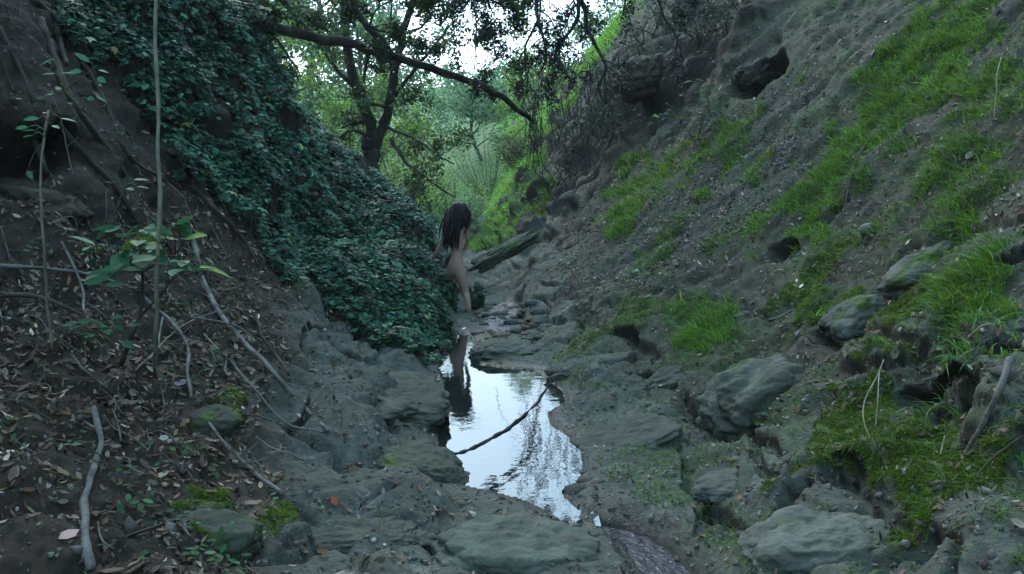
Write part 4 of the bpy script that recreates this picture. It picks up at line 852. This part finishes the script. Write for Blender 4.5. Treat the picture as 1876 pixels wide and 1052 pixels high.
BG = [
 (-6.4, 20, 70, 4.5, 'bright yellow-green leafy tree just left of the forked tree', G2, 6500, .10),
 (-9.0, 22, -60, 6, 'tall grey-green tree showing over the upper ivy slope', G1, 8000, .12),
 (-3.6, 22, 215, 4, 'low yellow-green tree behind the forked trunk', G2, 6000, .09),
 (-5.2, 30, 30, 4.5, 'mid-green tree centred behind the V of the forked tree', G1, 6000, .14),
 (-9.5, 33, -120, 8, 'tall bluish tree filling the gap left of the forked tree', G3, 7000, .18),
 (-15, 38, -150, 11, 'largest dark tree on the far left of the valley', G4, 7000, .25),
 (-1.6, 44, 135, 6, 'round grey-green tree under the open sky in the middle', G3, 5000, .17),
 (1.0, 36, 105, 4, 'light green tree on the crest left of the hanging twigs', G2, 5000, .13),
 (-8.2, 48, -30, 8, 'broad hazy tree behind the forked tree', G3, 6000, .22),
 (4.6, 40, 70, 5, 'pale green tree on the grassy shoulder at the right', G1, 4500, .16),
 (2.8, 58, 120, 7, 'hazy far tree beyond the grassy shoulder', G3, 4000, .24),
 (-14, 55, -150, 12, 'tall hazy tree at the far end, left side', G3, 6000, .32),
 (-3.5, 66, 165, 12, 'farthest wide hazy tree in the middle of the valley', G3, 5000, .3),
 (13, 62, 0, 10, 'farthest tree on the right hillside', G1, 3500, .3)]
for k, (x_, y_, vt, w2, lab, c_, nl, ls) in enumerate(BG):
    h_ = max(2.5, float(P(900, vt, y_)[2]) - gz(x_, y_)); bgtree(x_, y_, h_, w2, lab, 300 + k, nl, ls, c_, alt=[(.2, .28, .05), (.04, .09, .04)], pa=[.15, .2])
def bush(x, y, h, w_, label, seed, n, ls, col, alt=None, pa=0):
    rg = np.random.default_rng(seed); z0 = gz(x, y) - .05; tb = TB(); lp = []; root = empty('bush', (x, y, z0)); tag(root, label, 'bush', 'bushes on the valley floor')
    for k in range(26):
        a = rg.uniform(0, 2 * pi); r = np.sqrt(rg.random()) * w_ * .5; e = np.array([x + cos(a) * r, y + sin(a) * r, z0 + h * rg.uniform(.5, 1) * (1 - .4 * (r / (w_ * .5)) ** 2)])
        q = spline([(x + cos(a) * r * .2, y + sin(a) * r * .2, z0), (x + cos(a) * r * .7, y + sin(a) * r * .7, z0 + (e[2] - z0) * .5), e], 7); tb.tube(q, np.linspace(.02, .005, 7), 4); lp.append(q)
    adopt(root, tb.build('stem', M_BARK)); crown('foliage', lp, rg, n, ls, w_ * .07, col, M_LEAF, root, alt, pa)
for k, (x_, y_, h_, w2, lab, c_) in enumerate([
 (-2.4, 18.5, 1.6, 2.4, 'yellowish bush at the foot of the forked tree', G2), (-1.6, 21, 1.5, 2.2, 'green bush on the valley floor left of the person', G3),
 (-4.4, 17.5, 2.0, 2.4, 'dense bush showing over the crest of the ivy', G1), (-1.5, 26, 2.4, 3.0, 'pale bush in the middle of the valley floor', G2),
 (.3, 25.5, 1.2, 1.8, 'brownish bush on the edge of the grassy slope', (.06, .06, .03)), (-3.6, 27, 3.2, 3.4, 'tall bush right behind the forked trunk', G2), (-.9, 33, 3, 4, 'hazy bush at the head of the valley', G3)]):
    bush(x_, y_, h_, w2, lab, 500 + k, 2600, .075, c_, [(.15, .19, .05)], [.15])
def scrub(u, v, w_, h, n, label, seed, col=(.030, .050, .024)):
    rg = np.random.default_rng(seed); c = hit(u, v); N = gnrm(c); tb = TB(); lp = []; root = empty('bush', c); tag(root, label, 'bush', 'scrub on the right cliff')
    for k in range(34):
        b = c + np.array([rg.normal() * w_ * .4, rg.normal() * w_ * .5, 0]); b[2] = gz(b[0], b[1]) - .02; d = N * .6 + rg.normal(size=3) * .45; d[2] += .25; l = h * rg.uniform(.5, 1.2)
        q = spline([b, b + d * l * .6, b + d * l + np.array([0, 0, -.35 * l])], 7); tb.tube(q, np.linspace(.012, .003, 7), 4); lp.append(q)
    adopt(root, tb.build('stem', M_BARK)); crown('foliage', lp, rg, n, .055, .07, col, M_LEAF, root)
for k, (u, v, w_, h, n, lab) in enumerate([(1045,300,.8,.7,1000,'dark scrub hanging at the lower left end of the right cliff'),(1090,240,.9,.7,1200,'dark scrub in the middle of the right cliff under the hanging twigs'),
  (1180,200,.8,.5,800,'low scrub below the brown broken rock of the cliff'),(1230,60,.9,.7,1100,'scrub near the top edge of the cliff'),(1330,40,.8,.6,900,'scrub above the hole high on the right bank'),
  (1160,120,.6,.7,900,'bush leaning out from the rim of the cliff')]): scrub(u, v, w_, h, n, lab, 900 + k)
# unseen canopy added over and behind the camera to darken the near ravine
for k, (x_, y_, h_, w2, lab) in enumerate([(-4.6, -1.5, 9, 10, 'unseen oak added for shade on the left bank above the camera'), (4.8, -2.5, 9, 10, 'unseen oak added for shade on the right bank above the camera'), (-6.5, 4.5, 8, 9, 'unseen oak added for shade on top of the left earth wall'), (6.6, 3.5, 7, 9, 'unseen oak added for shade on top of the right bank beside the camera')]):
    bgtree(x_, y_, h_, w2, lab, 700 + k, 26000, .22, G4, low=.45, group='unseen oaks added to shade the ravine')

# ------------------------------------------------------------------ the person
def person():
    base = hit(862, 578); gy = 11.3
    foot = P(860, 574, gy); k = lambda u, v, dy=0.0: P(u, v, gy + dy)
    f0 = gz(foot[0], foot[1])
    J = {}; E = []
    def add(n, p, r, par=None): J[n] = (np.array(p, float), r, par)
    add('pelvis', k(834, 487), (.128, .105)); add('waist', k(838, 458), (.092, .078), 'pelvis'); add('chest', k(839, 430), (.108, .085), 'waist')
    add('upper', k(838, 414), (.110, .075), 'chest'); add('neck', k(839, 402), (.05, .05), 'upper'); add('skull', k(841, 388, .02), (.078, .085), 'neck'); add('crown_pt', k(842, 377, .03), (.062, .07), 'skull')
    # left arm reaching down and out towards the ivy, right arm forward
    add('lsh', k(822, 414, .02), (.048, .048), 'upper'); add('lel', k(812, 440, .05), (.036, .036), 'lsh'); add('lwr', k(799, 462, .12), (.024, .024), 'lel'); add('lha', k(794, 470, .16), (.03, .018), 'lwr')
    add('rsh', k(852, 414, .02), (.048, .048), 'upper'); add('rel', k(857, 438, .10), (.036, .036), 'rsh'); add('rwr', k(853, 452, .28), (.024, .024), 'rel'); add('rha', k(851, 455, .36), (.03, .018), 'rwr')
    # legs
    add('rhip', k(843, 500, .0), (.088, .088), 'pelvis'); add('rkn', k(852, 535, .05), (.056, .056), 'rhip'); add('rca', k(857, 550, .0), (.052, .05), 'rkn'); add('ran', k(860, 570, -.03), (.030, .030), 'rca'); add('rft', k(862, 575, .12), (.034, .022), 'ran')
    add('lhip', k(826, 500, .06), (.088, .088), 'pelvis'); add('lkn', k(828, 534, .30), (.056, .056), 'lhip'); add('lca', k(828, 550, .30), (.052, .05), 'lkn'); add('lan', k(827, 570, .28), (.030, .030), 'lca'); add('lft', k(828, 575, .42), (.034, .022), 'lan')
    hand = {}
    for s, sx in (('l', -1), ('r', 1)):
        h = J[s + 'ha'][0]; w0 = J[s + 'wr'][0]; d = (h - w0) / np.linalg.norm(h - w0); sd = np.cross(d, [0, 0, 1]); sd /= np.linalg.norm(sd)
        for q, (o_, l) in enumerate([(-.027, .062), (-.009, .072), (.009, .068), (.027, .055)]):
            a = h + sd * o_ + d * .02; add(f'{s}f{q}a', a, (.009, .009), s + 'ha'); add(f'{s}f{q}b', a + d * l * .55, (.008, .008), f'{s}f{q}a'); add(f'{s}f{q}c', a + d * l + np.array([0, 0, -.018]), (.006, .006), f'{s}f{q}b')
        add(f'{s}ta', h + sd * .03 * -sx - d * .01, (.010, .010), s + 'ha'); add(f'{s}tb', h + sd * .055 * -sx + d * .03, (.008, .008), f'{s}ta')
    # face, turned away from the camera
    s = J['skull'][0]; fd = np.array([.45, .9, -.1]); fd /= np.linalg.norm(fd); sd = np.cross(fd, [0, 0, 1])
    add('nose', s + fd * .098 + [0, 0, -.005], (.012, .012), 'skull')
    for nm, q in (('le', -1), ('re', 1)): add(nm, s + sd * .082 * q, (.012, .02), 'skull')
    add('chin', s + fd * .06 + [0, 0, -.075], (.032, .03), 'skull')
    names = list(J); m = bpy.data.meshes.new('person')
    m.from_pydata([J[n][0].tolist() for n in names], [(names.index(n), names.index(J[n][2])) for n in names if J[n][2]], [])
    o = bpy.data.objects.new('skin_tmp', m); COL.objects.link(o); md = o.modifiers.new('s', 'SKIN'); md.use_smooth_shade = True
    for i, n in enumerate(names): m.skin_vertices[0].data[i].radius = J[n][1]; m.skin_vertices[0].data[i].use_root = (i == 0)
    sb = o.modifiers.new('sub', 'SUBSURF'); sb.levels = 2; sb.render_levels = 2
    bpy.context.view_layer.update(); ev = o.evaluated_get(bpy.context.evaluated_depsgraph_get()); me = bpy.data.meshes.new_from_object(ev)
    bpy.data.objects.remove(o); body = bpy.data.objects.new('person', me); COL.objects.link(body); me.materials.clear(); me.materials.append(flat_mat('skin', (.36, .23, .175), (.46, .30, .23), 6, .55, .05, 60)); me.polygons.foreach_set('use_smooth', np.ones(len(me.polygons), bool))
    tag(body, 'person with long dark hair and bare back, seen from behind, walking upstream beside the ivy', 'person')
    # hair: a cap and long strands to the middle of the back
    rg = np.random.default_rng(9); s = J['skull'][0] + np.array([0, -.01, .025]); V, Fc = IC[4]; Vc = V * [.092, .105, .125] * (1 + .05 * gn(V * 3, 1.5, 4))[:, None]
    fdn = V @ fd; keepf = (fdn[Fc].mean(1) < .55); cap = quads('hair_cap', Vc + s, Fc[keepf], mats=[flat_mat('hair', (.004, .0035, .0035), (.012, .009, .008), 12, .55, .3, 60)], smooth=True)
    tb = TB()
    for q in range(330):
        a = rg.uniform(-2.5, 2.5) ; bd = np.array([sin(a), -cos(a), 0]); R = Matrix.Rotation(-.45, 3, 'Z'); bd = np.array(R @ Vector(bd))
        st = s + bd * [.09, .10, 0] + np.array([0, 0, rg.uniform(-.02, .07)]); l = rg.uniform(.34, .60) * (1.0 if bd[0] < .25 else .55)
        out_ = bd * [.075, .065, 0]; e = st + out_ * rg.uniform(.2, .95) + np.array([rg.normal() * .025 - .055, -.015, -l])
        mid = st * .55 + e * .45 + bd * .04 + rg.normal(size=3) * .012
        c = spline([s + bd * .05 + [0, 0, .10], st + bd * .01, mid, e], 12); tb.tube(c, np.array([.008, .012, .014, .014, .014, .013, .013, .012, .011, .009, .006, .002]), 5)
    st_ = tb.build('hair', cap.data.materials[0]); st_.parent = body; cap.parent = body
    return body
person()
# ivy clump round the person's legs
def clump(c, rx, ry, rz, n, label, seed):
    rg = np.random.default_rng(seed); root = empty('ivy_clump', c); tag(root, label, 'ivy'); d = rg.normal(size=(n, 3)); d /= np.linalg.norm(d, axis=1)[:, None]; q = rg.uniform(.45, 1, (n, 1)) ** .5
    pos = np.array(c) + d * q * [rx, ry, rz] * (1 + .35 * gn(d, 2, seed))[:, None]; N = d * .7; 
    lo = instances('leaves', IVYT, IVYF, pos, frames(N, rg, .35, .6), rg.uniform(.05, .09, n), M_IVY, jcol((.024, .065, .032), n, rg, .35, .1)); adopt(root, lo)
    tb = TB()
    for k in range(14):
        a = rg.normal(size=3) * [rx, ry, rz] * .5; b = rg.normal(size=3) * [rx, ry, rz] * .5; tb.tube(spline([np.array(c) + [0, 0, -rz], np.array(c) + a, np.array(c) + a + b * .6], 8), np.linspace(.012, .004, 8), 5)
    adopt(root, tb.build('stem', M_BARK))
clump(P(806, 548, 10.95), .22, .22, .36, 2300, 'dark ivy mound hiding the left leg of the person', 1)
clump(P(874, 545, 11.6), .11, .14, .22, 520, 'small ivy clump just right of the standing leg', 2)
clump(P(790, 610, 9.7), .30, .35, .32, 1900, 'ivy curtain hanging to the dark upper end of the pool', 3)

# ------------------------------------------------------------------ haze
hm = bpy.data.materials.new('haze'); hm.use_nodes = True; hn = hm.node_tree.nodes; hn.remove(hn['Principled BSDF'])
pv = hn.new('ShaderNodeVolumePrincipled'); pv.inputs['Color'].default_value = (.82, .90, 1.0, 1); pv.inputs['Density'].default_value = .0008; pv.inputs['Anisotropy'].default_value = .2
hm.node_tree.links.new(pv.outputs[0], hn['Material Output'].inputs['Volume'])
_lo = np.array([-170, -160, float(V1[:, 2].min()) - 1]); _hi = np.array([170, 160, max(float(V1[:, 2].max()), 26) + 2])
hv = np.array([[x_, y_, z_] for z_ in (_lo[2], _hi[2]) for y_ in (_lo[1], _hi[1]) for x_ in (_lo[0], _hi[0])])
hz = quads('haze', hv, [(0, 2, 3, 1), (4, 5, 7, 6), (0, 1, 5, 4), (2, 6, 7, 3), (0, 4, 6, 2), (1, 3, 7, 5)], mats=[hm]); tag(hz, kind='stuff')
